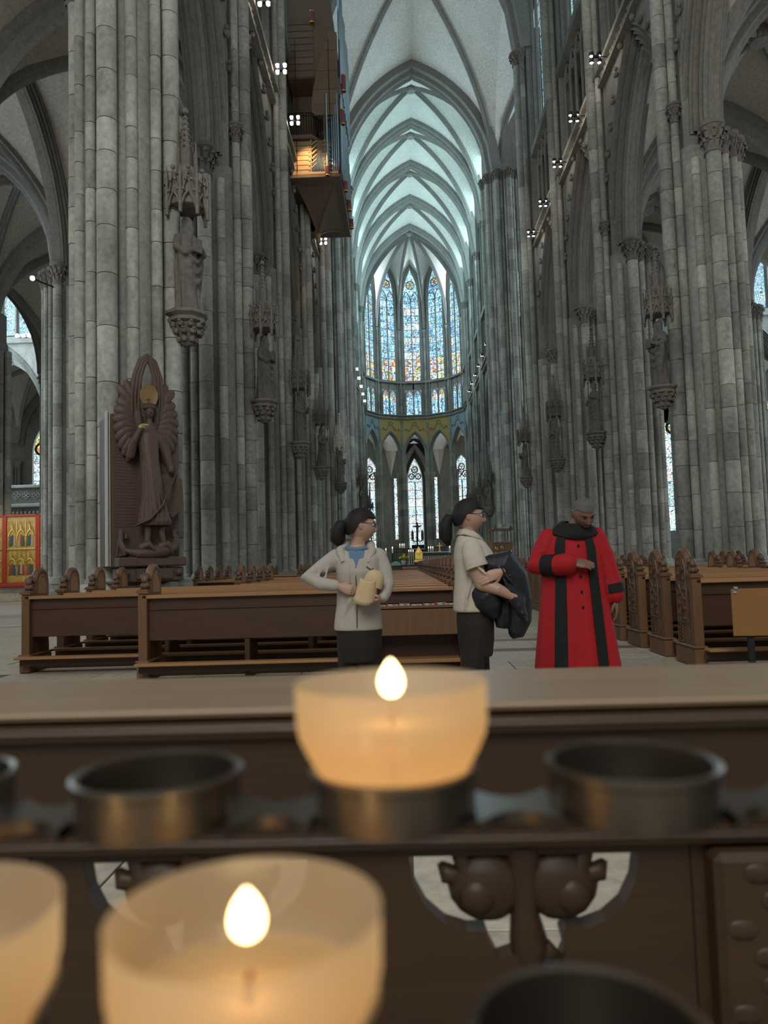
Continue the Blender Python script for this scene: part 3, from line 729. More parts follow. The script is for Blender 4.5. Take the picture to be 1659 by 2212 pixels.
for s in (-1, 1):
    ow = struct('wall_aisle_left' if s < 0 else 'wall_aisle_right')
    for y0, y1 in zip(PY[2:-1], PY[3:-1]):
        ym = (y0+y1)/2
        def fn(q, z, d, s=s, ym=ym): return (s*(22.4-d), ym+q, z)
        mb = MB(); wall_over_arch(mb, fn, 2.0, 3.6, .1, 12.6, 19, 0, 8, 3.75)
        for sg in (-1, 1): mb.grid([[fn(sg*2.1, 0, 0), fn(sg*3.75, 0, 0)], [fn(sg*2.1, 12.6, 0), fn(sg*3.75, 12.6, 0)]])
        mb.grid([[fn(-2.1, 0, 0), fn(2.1, 0, 0)], [fn(-2.1, 4, 0), fn(2.1, 4, 0)]])
        for sg in (-1, 1):
            for o, r in ((0, .22), (.35, .13), (-.35, .13)): mb.tube([fn(sg*3.75+o, 0, .3), fn(sg*3.75+o, H_CAP, .3)], r, 8, False); mb.lathe([(r, 0), (r*1.6, .6), (r*1.6, .8)], 8, fn(sg*3.75+o, H_CAP, .3))
        mb.build('aisle_wall', M['wall'], ow, 40)
        wr = struct('window_%d' % wn[0]); wn[0] += 1
        for k in range(4):
            q0 = -2+k; MB().add([fn(q0+.05, 4, -.1), fn(q0+.95, 4, -.1), fn(q0+.95, 12.6+hcurve(2, 3.6, abs(q0+.95)/2), -.1), fn(q0+.05, 12.6+hcurve(2, 3.6, abs(q0+.05)/2), -.1)], [(0, 1, 2, 3)]).build('pane', M['g_cyan'], wr)
        mu = MB()
        for k in range(5): mu.tube([fn(-2+k, 4, 0), fn(-2+k, 13.5, 0)], .08, 6, False)
        mu.build('tracery', M['rib'], wr, 50)

# ------------------------------------------------------------------ north transept seen past the aisle
def fT(q, z, d): return (-31.0+q, 59.0+d, z)
for sd_, tw in ((-1, struct('wall_transept_left')), (1, struct('wall_transept_right'))):
  for x0 in (10.5, 18.0, 25.5, 33.0):
    CX = sd_*x0; WX = CX-1.1 if CX < 0 else CX+5.05
    def fn(q, z, d, CX=CX): return (CX+q, 59.0+d, z)
    mb = MB(); half = roll_profile(-.1, 0, -.55, .6, 5, .05)
    arch_moulding(mb, fn, 2.75, 5.6, [(d, e) for d, e in half], 12, H_CAP+.8); mb.build('arcade_arch', M['wall'], tw, 40)
    mb = MB(); wall_over_arch(mb, fn, 2.75, 5.6, .6, H_CAP+.8, H_STR, -.55, 12, 3.75); mb.build('spandrel', M['wall'], tw)
    mb = MB().box(CX-3.75, CX+3.75, 58.1, 59.2, H_STR, H_STR+.5); mb.build('string_course', M['wall'], tw)
    mb = MB()
    for k in range(6): mb.tube([fn(-3+1.2*k, H_STR+.5, -.4), fn(-3+1.2*k, 24, -.4)], .12, 6, False)
    for k in range(5): mb.tube([fn(-2.4+1.2*k+q, 23.8+z, -.4) for q, z in full_arch(.6, 1.0, 0, 4)], .09, 6, False)
    mb.build('triforium_arcade', M['dark'], tw, 50)
    MB().grid([[fn(-3.75, H_STR, .1), fn(3.75, H_STR, .1)], [fn(-3.75, 42, .1), fn(3.75, 42, .1)]]).build('clerestory_wall', M['wall'], tw)
    wr = struct('window_%d' % wn[0]); wn[0] += 1
    for k in range(5): MB().add([fn(-2.9+1.2*k, H_STR+.9, -.05), fn(-1.9+1.2*k, H_STR+.9, -.05), fn(-1.9+1.2*k, 24.2, -.05), fn(-2.9+1.2*k, 24.2, -.05)], [(0, 1, 2, 3)]).build('pane', M['g_cyan'], wr)
    p = MB()
    for da, r in ((0, .3), (.38, .16), (-.38, .16), (.68, .14), (-.68, .14)): p.tube([fn(-3.75+da, 0, -.75+abs(da)*.5), fn(-3.75+da, H_CAP, -.75+abs(da)*.5)], r, 8, False)
    p.build('transept_pier', M['shaft'], tw, 40)
    # aisle beyond: wall with its own window
    SL = 3.4 if sd_ > 0 else 8.9
    def fa_(q, z, d, WX=WX): return (WX+q, 67.5+d, z)
    mb = MB(); wall_over_arch(mb, fa_, 1.3, 2.8, .1, 12.2, 20, 0, 8, 3.75)
    for sg in (-1, 1): mb.grid([[fa_(sg*1.4, 0, 0), fa_(sg*3.75, 0, 0)], [fa_(sg*1.4, 12.2, 0), fa_(sg*3.75, 12.2, 0)]])
    mb.grid([[fa_(-1.4, 0, 0), fa_(1.4, 0, 0)], [fa_(-1.4, SL, 0), fa_(1.4, SL, 0)]])
    for sg in (-1, 1):
        for o in (-.4, -.15, .15, .4): mb.tube([fa_(sg*2.9+o, 0, -.3), fa_(sg*2.9+o, 11, -.3)], .13, 6, False); mb.lathe([(.13, 0), (.24, .5), (.24, .65)], 8, fa_(sg*2.9+o, 10.9, -.3))
    mb.build('aisle_wall', M['wall'], tw, 40)
    wr = struct('window_%d' % wn[0]); wn[0] += 1
    for lx in (-1, 1):
        for r in range(4): MB().add([fa_(lx*.06, SL+(12.2-SL)/4*r, .1), fa_(lx*1.3, SL+(12.2-SL)/4*r, .1), fa_(lx*1.3, SL+(12.2-SL)/4*(r+1)-.08, .1), fa_(lx*.06, SL+(12.2-SL)/4*(r+1)-.08, .1)], [(0, 1, 2, 3)]).build('pane', M['g_pale'], wr)
    Hh = full_arch(1.3, 2.8, 0, 6); MB().add([fa_(q, 12.2+z, .1) for q, z in Hh], [tuple(range(len(Hh)))]).build('pane', M['g_rose'], wr)
    mu = MB().tube([fa_(0, SL, 0), fa_(0, 12.6, 0)], .09, 6, False)
    for cx, cz, rr in ((-.6, 12.6, .5), (.6, 12.6, .5), (0, 13.6, .5)): mu.tube([fa_(cx+rr*math.cos(q), cz+rr*math.sin(q), 0) for q in [2*PI*j/12 for j in range(13)]], .12, 5, False)
    mu.build('tracery', M['lead'], wr, 50)
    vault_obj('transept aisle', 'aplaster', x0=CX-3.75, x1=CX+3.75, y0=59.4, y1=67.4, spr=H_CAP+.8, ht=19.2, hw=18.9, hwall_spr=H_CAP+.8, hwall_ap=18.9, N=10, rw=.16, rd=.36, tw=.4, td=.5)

for sd_ in (-1, 1):
    x0, x1 = sorted((sd_*6.5, sd_*21.0)); vault_obj('transept', x0=x0, x1=x1, y0=44.0, y1=CY0, spr=H_SPR+.8, ht=43.5, hw=41.6, hwall_spr=H_SPR+.8, hwall_ap=41.6, N=16, rw=.2, rd=.4, tr=(False, False))
for s in (-1, 1):
    NP[(s*3, 36.5)] = pier(s*22.2, 36.7, 'grey outer column where the %s aisle meets the transept' % ('north' if s < 0 else 'south'), 0, top=H_CAP, k=.85, group='aisle columns')

# west aisle of the transept, north and south of the nave aisles
for s, root in ((-1, struct('wall_transept_west_left')), (1, struct('wall_transept_west_right'))):
    for cx in (26.15, 33.65):
        def fn(q, z, d, cx=cx, s=s): return (s*cx+q, 44.0+d, z)
        half = roll_profile(.07, 0, .60, .85, 5, .085); mb = MB(); arch_moulding(mb, fn, 2.75, 5.6, [(-d, e) for d, e in reversed(half)]+half, 12, H_CAP+.8); mb.build('arcade_arch', M['dark'], root, 40)
        for d in (-.6, .6):
            mb = MB(); wall_over_arch(mb, fn, 2.75, 5.6, .85, H_CAP+.8, 24, d, 12, 3.75); mb.build('spandrel', M['wall'], root)
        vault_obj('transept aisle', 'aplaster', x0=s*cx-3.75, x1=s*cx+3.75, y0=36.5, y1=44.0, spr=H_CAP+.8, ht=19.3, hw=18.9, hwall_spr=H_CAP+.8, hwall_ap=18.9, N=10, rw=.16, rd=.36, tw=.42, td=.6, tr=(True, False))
    NP[(s*4, 44.0)] = pier(s*22.4, 44.2, 'grey column between the aisle and the transept, %s side' % ('north' if s < 0 else 'south'), 0, top=H_CAP, k=.85, group='aisle columns')
# ------------------------------------------------------------------ more materials
def clay(name, base, var=.3, rough=.6, spec=.3, k=14, bump=.3):
    m = mat(name, base, rough, spec=spec); t = NT(m); n = t.noise(t.obj(), k, 4, .6)
    mx = t.n('ShaderNodeVectorMath', operation='SCALE'); mx.inputs[0].default_value = base
    t.l(t.math('ADD', t.math('MULTIPLY', t.math('SUBTRACT', n, .5), var*3), 1.0), mx.inputs['Scale']); t.l(mx.outputs[0], t.b.inputs['Base Color']); t.bump(n, bump, .01); return m
M['bronze'] = clay('brown_bronze', (.088, .052, .036), .3, .55, .35, 20)
M['bronze_pale'] = clay('pale_stone_edge', (.40, .39, .35), .15, .7, .2)
M['halo'] = clay('dull_gold', (.20, .12, .04), .2, .5, .4)
M['gesture'] = clay('worn_gilt', (.42, .36, .16), .2, .5, .4)
M['brownstatue'] = clay('painted_statue', (.17, .085, .04), .4, .6, .3, 9)
M['carved_oak'] = clay('carved_oak', (.10, .05, .025), .45, .45, .4, 18)
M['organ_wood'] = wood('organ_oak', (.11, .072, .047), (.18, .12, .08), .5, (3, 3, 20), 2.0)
M['organ_pale'] = wood('organ_panel', (.26, .17, .09), (.40, .27, .15), .5, (3, 3, 20), 2.0)  # paler oak of the boards, posts and slats
M['pipe'] = mat('organ_pipe', (.50, .60, .66), .28, .9)
M['pipe_red'] = mat('dark_red_tube', (.20, .055, .07), .4)
M['black'] = mat('matt_black', (.012, .012, .013), .6)
M['white'] = mat('white_paint', (.8, .8, .78), .5)

# ------------------------------------------------------------------ statues on the columns
def remesh(o, vox, smooth_it=0):
    m = o.modifiers.new('union', 'REMESH'); m.mode = 'VOXEL'; m.voxel_size = vox; m.use_smooth_shade = True
    if smooth_it:
        q = o.modifiers.new('soften', 'SMOOTH'); q.iterations = smooth_it; q.factor = .5
    return o
def bake(o):
    """evaluate the modifiers once so that copies share the finished mesh"""
    dg = bpy.context.evaluated_depsgraph_get(); dg.update()
    me = bpy.data.meshes.new_from_object(o.evaluated_get(dg)); o.modifiers.clear(); o.data = me; return o
def robe(mb, h, rings, folds=9, amp=.03, ph=0.0, n=40):
    """rings: (z, rx, ry, cx, cy, fold strength)"""
    R = []
    for z, rx, ry, cx, cy, fs in rings:
        ring = []
        for j in range(n):
            t = 2*PI*j/n
            k = 1 + amp*fs*(math.sin(folds*t+ph+z*2.2)+.5*math.sin((folds+4)*t-z*4+ph*2))
            ring.append((cx+rx*k*math.cos(t), cy+ry*k*math.sin(t), z))
        R.append(ring)
    return mb.loft(R)
def statue_parts(variant):
    """draped standing saint 1.85 m tall facing -Y; returns (figure mesh, attribute mesh)"""
    sw = .04*(1 if variant % 2 else -1); mb = MB()
    robe(mb, 1.85, [(0, .24, .21, 0, 0, 2.0), (.06, .25, .21, 0, 0, 2.2), (.35, .23, .19, sw*.6, -.01, 2.2), (.7, .225, .18, sw, -.02, 1.9), (.95, .22, .17, sw*1.2, -.02, 1.4),
                    (1.15, .215, .16, sw, -.01, 1.2), (1.35, .235, .155, sw*.4, 0, .8), (1.47, .20, .125, 0, 0, .5), (1.53, .09, .08, 0, 0, 0), (1.58, .06, .06, 0, -.01, 0)], 7, .055, variant)
    # mantle swags across the front
    for k in range(4):
        z = .55+.2*k; mb.tube([(-.22+.02*k, -.06, z+.26), (-.12, -.19, z+.06), (.03, -.215, z-.03), (.16, -.17, z+.1), (.235, -.03, z+.34)], [.02, .04, .045, .035, .02], 7)
    mb.tube([(.22, -.06, 1.30), (.26, -.08, 1.0), (.20, -.10, .6), (.17, -.12, .32)], [.05, .07, .06, .03], 8)
    # arms
    mb.tube([(-.22, .0, 1.40), (-.29, -.03, 1.15), (-.22, -.17, 1.05), (-.08, -.24, 1.12)], [.075, .08, .07, .04], 8); mb.ball((-.06, -.25, 1.13), .045, 8, 5)
    e = 1.12 if variant != 1 else 1.26
    mb.tube([(.22, .0, 1.40), (.30, -.04, 1.16), (.22, -.20, e), (.10, -.28, e+.06)], [.075, .085, .07, .04], 8); mb.ball((.08, -.29, e+.07), .045, 8, 5)
    # head, hair, beard
    mb.ball((0, -.035, 1.69), (.082, .10, .125), 12, 9); mb.ball((0, .0, 1.72), (.098, .105, .115), 12, 8); mb.ball((0, .035, 1.62), (.085, .07, .13), 10, 7)
    mb.tube([(0, -.135, 1.71), (0, -.155, 1.675)], [.012, .02], 6)
    if variant != 1: mb.tube([(0, -.09, 1.62), (0, -.12, 1.54), (0, -.12, 1.45)], [.065, .055, .02], 8)
    for sg in (-1, 1): mb.tube([(sg*.08, .0, 1.70), (sg*.09, .01, 1.58), (sg*.07, .0, 1.48)], [.035, .04, .02], 7)
    if variant == 2: mb.lathe([(.10, 0), (.13, .03), (.11, .06), (.125, .12), (.09, .13)], 12, (0, 0, 1.78))
    for sg in (-1, 1): mb.ball((sg*.1, -.2, .03), (.06, .10, .04), 8, 5)
    fig = mb
    at = MB()
    if variant == 0: at.bbox(-.15, .05, -.34, -.28, 1.06, 1.32, .01)          # a book against the chest
    elif variant == 1: at.tube([(.09, -.30, .05), (.09, -.30, 1.75)], .02, 8); at.ball((.09, -.3, 1.78), .045, 8, 5)
    else: at.tube([(-.07, -.27, .8), (-.07, -.27, 1.5)], .018, 6); at.bbox(-.14, 0, -.29, -.25, 1.36, 1.40, .005); at.ball((.08, -.31, e+.12), .06, 8, 6)
    return fig, at
SPROTO = {}
def make_statues(m):
    for v in range(3):
        f, a = statue_parts(v)
        o = bake(remesh(f.build('figure', M[m]), .022, 2)); at = a.mesh('attribute', M[m], 40)
        SPROTO[(m, v)] = (o.data, at); bpy.data.objects.remove(o)
make_statues('statue'); make_statues('brownstatue')
for key, (d, a) in list(SPROTO.items()): d.materials.clear(); d.materials.append(M[key[0]])
def statue(label, loc, rz, v, m='statue', sc_=1.0, group='column statues'):
    t = thing('saint_statue', label, 'statue', loc, rz, group); t.scale = (sc_,)*3
    d, a = SPROTO[(m, v)]
    link('figure', d, t); link(['book', 'staff', 'cross'][v], a, t); return t
def hexring(r, z, n=8, c=(0, 0), sy=1.0): return [(c[0]+r*math.cos(2*PI*(j+.5)/n), c[1]+r*sy*math.sin(2*PI*(j+.5)/n), z) for j in range(n)]
def corbel_mesh():
    mb = MB().loft([hexring(r, z) for r, z in ((.06, 0), (.13, .05), (.17, .18), (.26, .30), (.30, .42), (.38, .46), (.38, .50), (.34, .54), (.42, .60), (.42, .66))])
    for tier, (z, r, n) in enumerate(((.12, .16, 7), (.26, .25, 9), (.38, .30, 10))):
        for k in range(n):
            a = 2*PI*(k+.5*tier)/n; c = (r*math.cos(a), r*math.sin(a), z); mb.ball(c, (.07, .07, .06), 6, 4); mb.ball((c[0]*1.22, c[1]*1.22, z+.045), .035, 5, 3)
    return mb.mesh('statue_corbel', M['carved'], 40)
def canopy_mesh():
    mb = MB().loft([hexring(r, z) for r, z in ((.33, .12), (.36, .14), (.36, .62), (.33, .66), (.20, .70), (.20, .95))])
    for j in range(8):
        a0, a1 = 2*PI*(j+.5)/8, 2*PI*(j+1.5)/8; am_ = (a0+a1)/2
        P0, P1 = Vector((.40*math.cos(a0), .40*math.sin(a0), 0)), Vector((.40*math.cos(a1), .40*math.sin(a1), 0)); Mi = (P0+P1)/2*1.06
        # gable with a trefoil arch below
        mb.tube([(P0.x, P0.y, .15), (Mi.x, Mi.y, .78), (P1.x, P1.y, .15)], .026, 5); mb.ball((Mi.x, Mi.y, .82), .05, 5, 4)
        mb.tube([(P0.x, P0.y, .02), (P0.lerp(P1, .25).x, P0.lerp(P1, .25).y, .24), (Mi.x, Mi.y, .34), (P0.lerp(P1, .75).x, P0.lerp(P1, .75).y, .24), (P1.x, P1.y, .02)], .03, 5)
        for q in (.33, .66): c = P0.lerp(Mi, q); mb.ball((c.x*1.05, c.y*1.05, .15+.63*q), .04, 5, 3); c = P1.lerp(Mi, q); mb.ball((c.x*1.05, c.y*1.05, .15+.63*q), .04, 5, 3)
        mb.tube([(P0.x*1.04, P0.y*1.04, -.06), (P0.x*1.04, P0.y*1.04, .62), (P0.x*1.04, P0.y*1.04, .88)], [.04, .035, .004], 5); mb.ball((P0.x*1.04, P0.y*1.04, -.08), .045, 5, 3)
    return mb.mesh('statue_canopy', M['carved'], 40)
def spire_mesh():
    mb = MB()
    for j in range(6):
        a = 2*PI*j/6; mb.tube([(.2*math.cos(a), .2*math.sin(a), 0), (.2*math.cos(a), .2*math.sin(a), .5), (.2*math.cos(a), .2*math.sin(a), .75)], [.03, .03, .004], 5)
    mb.loft([hexring(r, z, 6) for r, z in ((.13, 0), (.13, .55), (.10, .6), (.02, 1.35))])
    for k in range(6):
        for j in range(6):
            a = 2*PI*(j+.5)/6; r = .12-.017*k; mb.ball((r*math.cos(a), r*math.sin(a), .62+.12*k), .028, 4, 3)
    mb.ball((0, 0, 1.38), .07, 6, 4); mb.lathe([(.02, 0), (.09, .03), (.02, .06)], 6, (0, 0, 1.28))
    return mb.mesh('canopy_spire', M['carved'], 40)
CORB, CANO, SPIRE = corbel_mesh(), canopy_mesh(), spire_mesh()
PALEC = CANO.copy(); PALEC.materials.clear(); PALEC.materials.append(M['pale']); PALES = SPIRE.copy(); PALES.materials.clear(); PALES.materials.append(M['pale'])
side_n = {-1: 'left', 1: 'right'}
ordn = ['first', 'second', 'third', 'fourth', 'fifth']
def statue_on(s, y, v, rz, label, i, pale=False, m='statue', zt=6.0, xf=None, group='column statues'):
    P = NP[(s, y)]; k = 1.25 if y == 44.0 else 1.65 if y == CPY[0] else .93 if (s, y) == (-1, 14.0) else 1.0
    lx = (xf if xf else 1.18*k+.26) - (.13 if (s, y) == (-1, 14.0) else 0)
    if (s, y) == (-1, 14.0): zt += .16
    lr = 0
    link('statue_corbel', CORB, P, (lx-.02, 0, zt-.64), (0, 0, .2)); link('statue_canopy', PALEC if pale else CANO, P, (lx, 0, zt+1.98), (0, 0, PI/8)); link('canopy_spire', PALES if pale else SPIRE, P, (lx, 0, zt+2.75))
    wx = P.location.x + (lx if s < 0 else -lx)
    return statue(label, (wx, P.location.y, zt+.02), rz, v, m, 1.06, group)
# statues face the nave, turned a little to the west
statue_on(-1, 14.0, 0, math.radians(62), 'dark stone bearded saint above and right of the angel memorial, nearest on the left', 0)
statue_on(-1, 21.5, 0, math.radians(75), 'dark stone saint with book on the second left column, under a spired canopy', 1)
statue_on(-1, 29.0, 2, math.radians(70), 'dark stone mitred saint on the third left column', 2)
statue_on(-1, 36.5, 1, math.radians(75), 'small stone saint with staff on the fourth left column below the organ', 3)
statue_on(-1, 44.0, 0, math.radians(75), 'stone saint on the left crossing column, beneath a pale canopy', 4, pale=True)
statue_on(1, 21.5, 0, math.radians(-78), 'dark stone draped saint nearest on the right, on the nearest right column', 0)
statue_on(1, 29.0, 1, math.radians(-70), 'dark stone robed saint on the second right column', 1)
statue_on(1, 36.5, 2, math.radians(-72), 'stone saint on the third right column above the red robed man', 2)
statue_on(1, 44.0, 0, math.radians(-75), 'stone saint on the right crossing column before the transept', 3)
for s in (-1, 1):
    for i, y in enumerate(CPY):
        statue_on(s, y, (i+1) % 3, math.radians(-s*70), 'brown painted saint on the %s choir column, %s side' % (['first', 'second', 'third', 'fourth', 'last'][i], side_n[s]), i, m='brownstatue' if i else 'statue', zt=5.6 if i else 5.4, group='choir statues')

# ------------------------------------------------------------------ angel memorial on the nearest left column
def angel_memorial():
    t = thing('angel_memorial', 'brown carved memorial of a winged angel on the nearest left column', 'memorial', (-6.33, 13.16, 0), math.radians(36)); t.scale = (.80, .9, 1)
    # local: faces -Y, width along X
    MB().bbox(-.74, .74, 0, .16, 1.28, 3.95, .012).build('board', M['bronze'], t)
    for x, w_ in ((-.755, .02), (-.80, .03)): MB().box(x-w_, x, .02, .16, 1.3, 4.0).build('edge_strip', M['bronze_pale'], t)
    MB().box(-.80, .72, .16, .7, 1.3, 3.9).build('backing', M['bronze'], t)
    ins = MB()
    for side, x0, x1, zt in ((0, -.70, -.20, 3.35), (1, .46, .70, 2.35)):
        z = zt
        while z > 1.95 if side == 0 else z > 1.75:
            x = x0
            while x < x1-.02:
                w_ = random.uniform(.02, .06); ins.box(x, min(x+w_, x1), -.008, 0, z, z+.022); x += w_+.012
            z -= .055
    ins.build('inscription', M['gesture'] if False else M['bronze'], t)['kind'] = 'stuff'
    # wings: fans of feathers
    for sg in (-1, 1):
        wg = MB().tube([(sg*.12, -.03, 3.6), (sg*.2, -.04, 3.9), (sg*.22, -.05, 4.2)], [.08, .12, .08], 8).build('wing', M['bronze'], t, 50)
        for k in range(11):
            a = math.radians(78 - k*13.5); L = .66+.12*math.sin(k*.35) if k < 3 else .68-.022*k
            base = Vector((sg*.16, -.05, 3.95-.035*k)); d = Vector((sg*math.cos(a), 0, math.sin(a)))
            mid = base + d*L*.6 + Vector((0, -.09, .04)); tip = base + d*L + Vector((0, -.02, -.03*k*.3))
            MB().tube([base, mid, tip.lerp(mid, .25), tip], [.035, .085, .085, .04], 8, flat=.38, up=(0, -1, 0)).build('feather', M['bronze'], wg, 60)
    lp = None
    for k in range(3):
        P_ = [(-.16-.075*k, -.08, 3.85), (-.19-.075*k, -.13, 4.25), (-.16-.07*k, -.16, 4.6), (-.08-.045*k, -.17, 4.84+.03*k), (0, -.175, 4.92+.045*k)]
        P_ = P_ + [(-x, y, z) for x, y, z in P_[-2::-1]]
        o = MB().tube(P_, [.03, .045, .05, .05, .045, .05, .05, .045, .03], 8).build('arched_plume', M['bronze'], lp if lp else t, 60)
        if lp is None: lp = o
    h = MB()
    rings = [[(r*math.cos(q), y, 4.28+r*math.sin(q)) for q in [2*PI*j/28 for j in range(28)]] for r, y in ((.02, -.24), (.18, -.24), (.20, -.25), (.20, -.21), (.02, -.21))]
    h.loft(rings).build('halo', M['halo'], t, 40)
    f = MB()      # the angel's body, tunic to the knee, arms and legs in one surface
    robe(f, 2, [(1.98, .34, .21, .1, -.26, 1.6), (2.05, .35, .22, .1, -.27, 1.6), (2.4, .27, .2, .07, -.28, 1.3), (2.8, .22, .18, .03, -.28, 1.0), (3.1, .20, .16, .0, -.27, .7), (3.4, .215, .15, -.02, -.26, .5), (3.62, .235, .13, -.02, -.24, .3), (3.72, .14, .1, 0, -.24, 0), (3.80, .07, .07, 0, -.25, 0)], 17, .035, 0, 72)
    f.ball((.0, -.27, 3.98), (.095, .11, .135), 14, 10); f.tube([(0, -.25, 3.7), (0, -.26, 3.9)], .062, 8)
    f.tube([(-.005, -.375, 4.0), (-.005, -.40, 3.955)], [.012, .022], 6)
    f.tube([(-.2, -.25, 3.6), (-.34, -.22, 3.42), (-.40, -.24, 3.22), (-.36, -.36, 3.45), (-.25, -.42, 3.66)], [.09, .10, .10, .07, .045], 9)
    f.tube([(.2, -.24, 3.58), (.36, -.22, 3.3), (.46, -.26, 3.0), (.44, -.34, 2.92)], [.09, .10, .08, .05], 9)
    for x, x2 in ((-.06, -.1), (.24, .30)): f.tube([(x, -.27, 2.1), (x, -.27, 1.85), (x2, -.30, 1.6)], [.085, .07, .06], 9); f.ball((x2, -.36, 1.58), (.06, .13, .05), 8, 5)
    remesh(f.build('figure', M['bronze'], t), .016, 1)
    hb = MB()
    for k in range(16): a = 2*PI*k/16; hb.ball((.105*math.cos(a), -.25+.1*math.sin(a), 4.06), .04, 6, 4)
    hb.ball((0, -.23, 4.05), (.105, .11, .1), 10, 7); hb.lathe([(.1, 0), (.115, .025), (.1, .05)], 12, (0, -.25, 4.08)); hb.tube([(-.05, -.35, 4.12), (-.05, -.36, 4.22)], .014, 5); hb.tube([(-.09, -.355, 4.18), (-.01, -.355, 4.18)], .014, 5)
    hb.build('hair', M['gesture'] if False else M['bronze'], t, 50)
    MB().tube([(-.26, -.44, 3.6), (-.30, -.46, 3.95)], [.02, .03], 7).build('sceptre', M['bronze'], t)
    hd = MB()
    hd.ball((-.25, -.44, 3.68), (.05, .045, .045), 8, 5)
    for k in range(4): hd.tube([(-.26+.025*k, -.47, 3.67), (-.235+.03*k, -.50, 3.72), (-.2+.03*k, -.5, 3.70)], .014, 5)
    hd.build('gilt_hand', M['gesture'], t, 50)['label'] = 'pale gilt hand'
    MB().tube([(-.34, -.36, 1.98), (-.08, -.50, 2.08), (.18, -.52, 2.32), (.36, -.44, 2.62), (.5, -.3, 2.78), (.62, -.2, 2.98)], [.05, .06, .06, .05, .05, .04], 7, flat=.45).build('sash', M['bronze'], t, 50)
    ds = MB(); Sq = [(-.34, 0), (-.28, .26), (-.02, .34), (.26, .2), (.3, -.3), (0, -.5)]
    ds.prism(Sq, lambda a, b, d: (.50+a*.9, -.22+d, 2.62+b), 0, .12); ds.build('shield', M['bronze'], t)
    dr = MB()
    dr.tube([(-.55, -.3, 1.56), (-.3, -.38, 1.50), (0, -.36, 1.52), (.25, -.4, 1.55), (.5, -.3, 1.60), (.6, -.2, 1.75), (.55, -.15, 1.88), (.66, -.15, 1.92)], [.04, .09, .12, .13, .10, .07, .06, .02], 9)
    dr.tube([(-.5, -.25, 1.5), (-.62, -.2, 1.7), (-.58, -.15, 1.9), (-.48, -.15, 1.86), (-.5, -.18, 1.76)], [.07, .06, .05, .04, .03], 8)
    dr.tube([(-.25, -.36, 1.6), (-.1, -.46, 1.66), (.1, -.44, 1.5)], [.08, .07, .03], 8); dr.tube([(.15, -.4, 1.62), (.3, -.48, 1.66), (.42, -.42, 1.5)], [.07, .07, .03], 8)
    for k in range(6): dr.tube([(-.68, -.1, 1.42+.01*k), (-.64+.03*k, -.2, 1.75-.05*k), (-.5+.02*k, -.16, 1.5)], [.02, .03, .02], 6)
    dr.build('dragon', M['bronze'], t, 60)
    MB().bbox(-.72, .74, -.42, .16, 1.28, 1.44, .02).build('plinth_slab', M['bronze'], t)
    MB().bbox(-.68, .70, -.34, .16, 1.02, 1.26, .02).build('plinth_block', M['bronze'], t)
    MB().bbox(-.34, .46, -.37, -.33, 1.06, 1.24, .008).build('name_panel', M['bronze'], t)
    for x in (-.55, .58): MB().ball((x, -.36, 1.17), .07, 10, 7).build('boss', M['bronze'], t, 60)
    MB().bbox(-.74, .74, 0, .5, 1.0, 1.04, .01).build('shelf', M['bronze'], t)
angel_memorial()

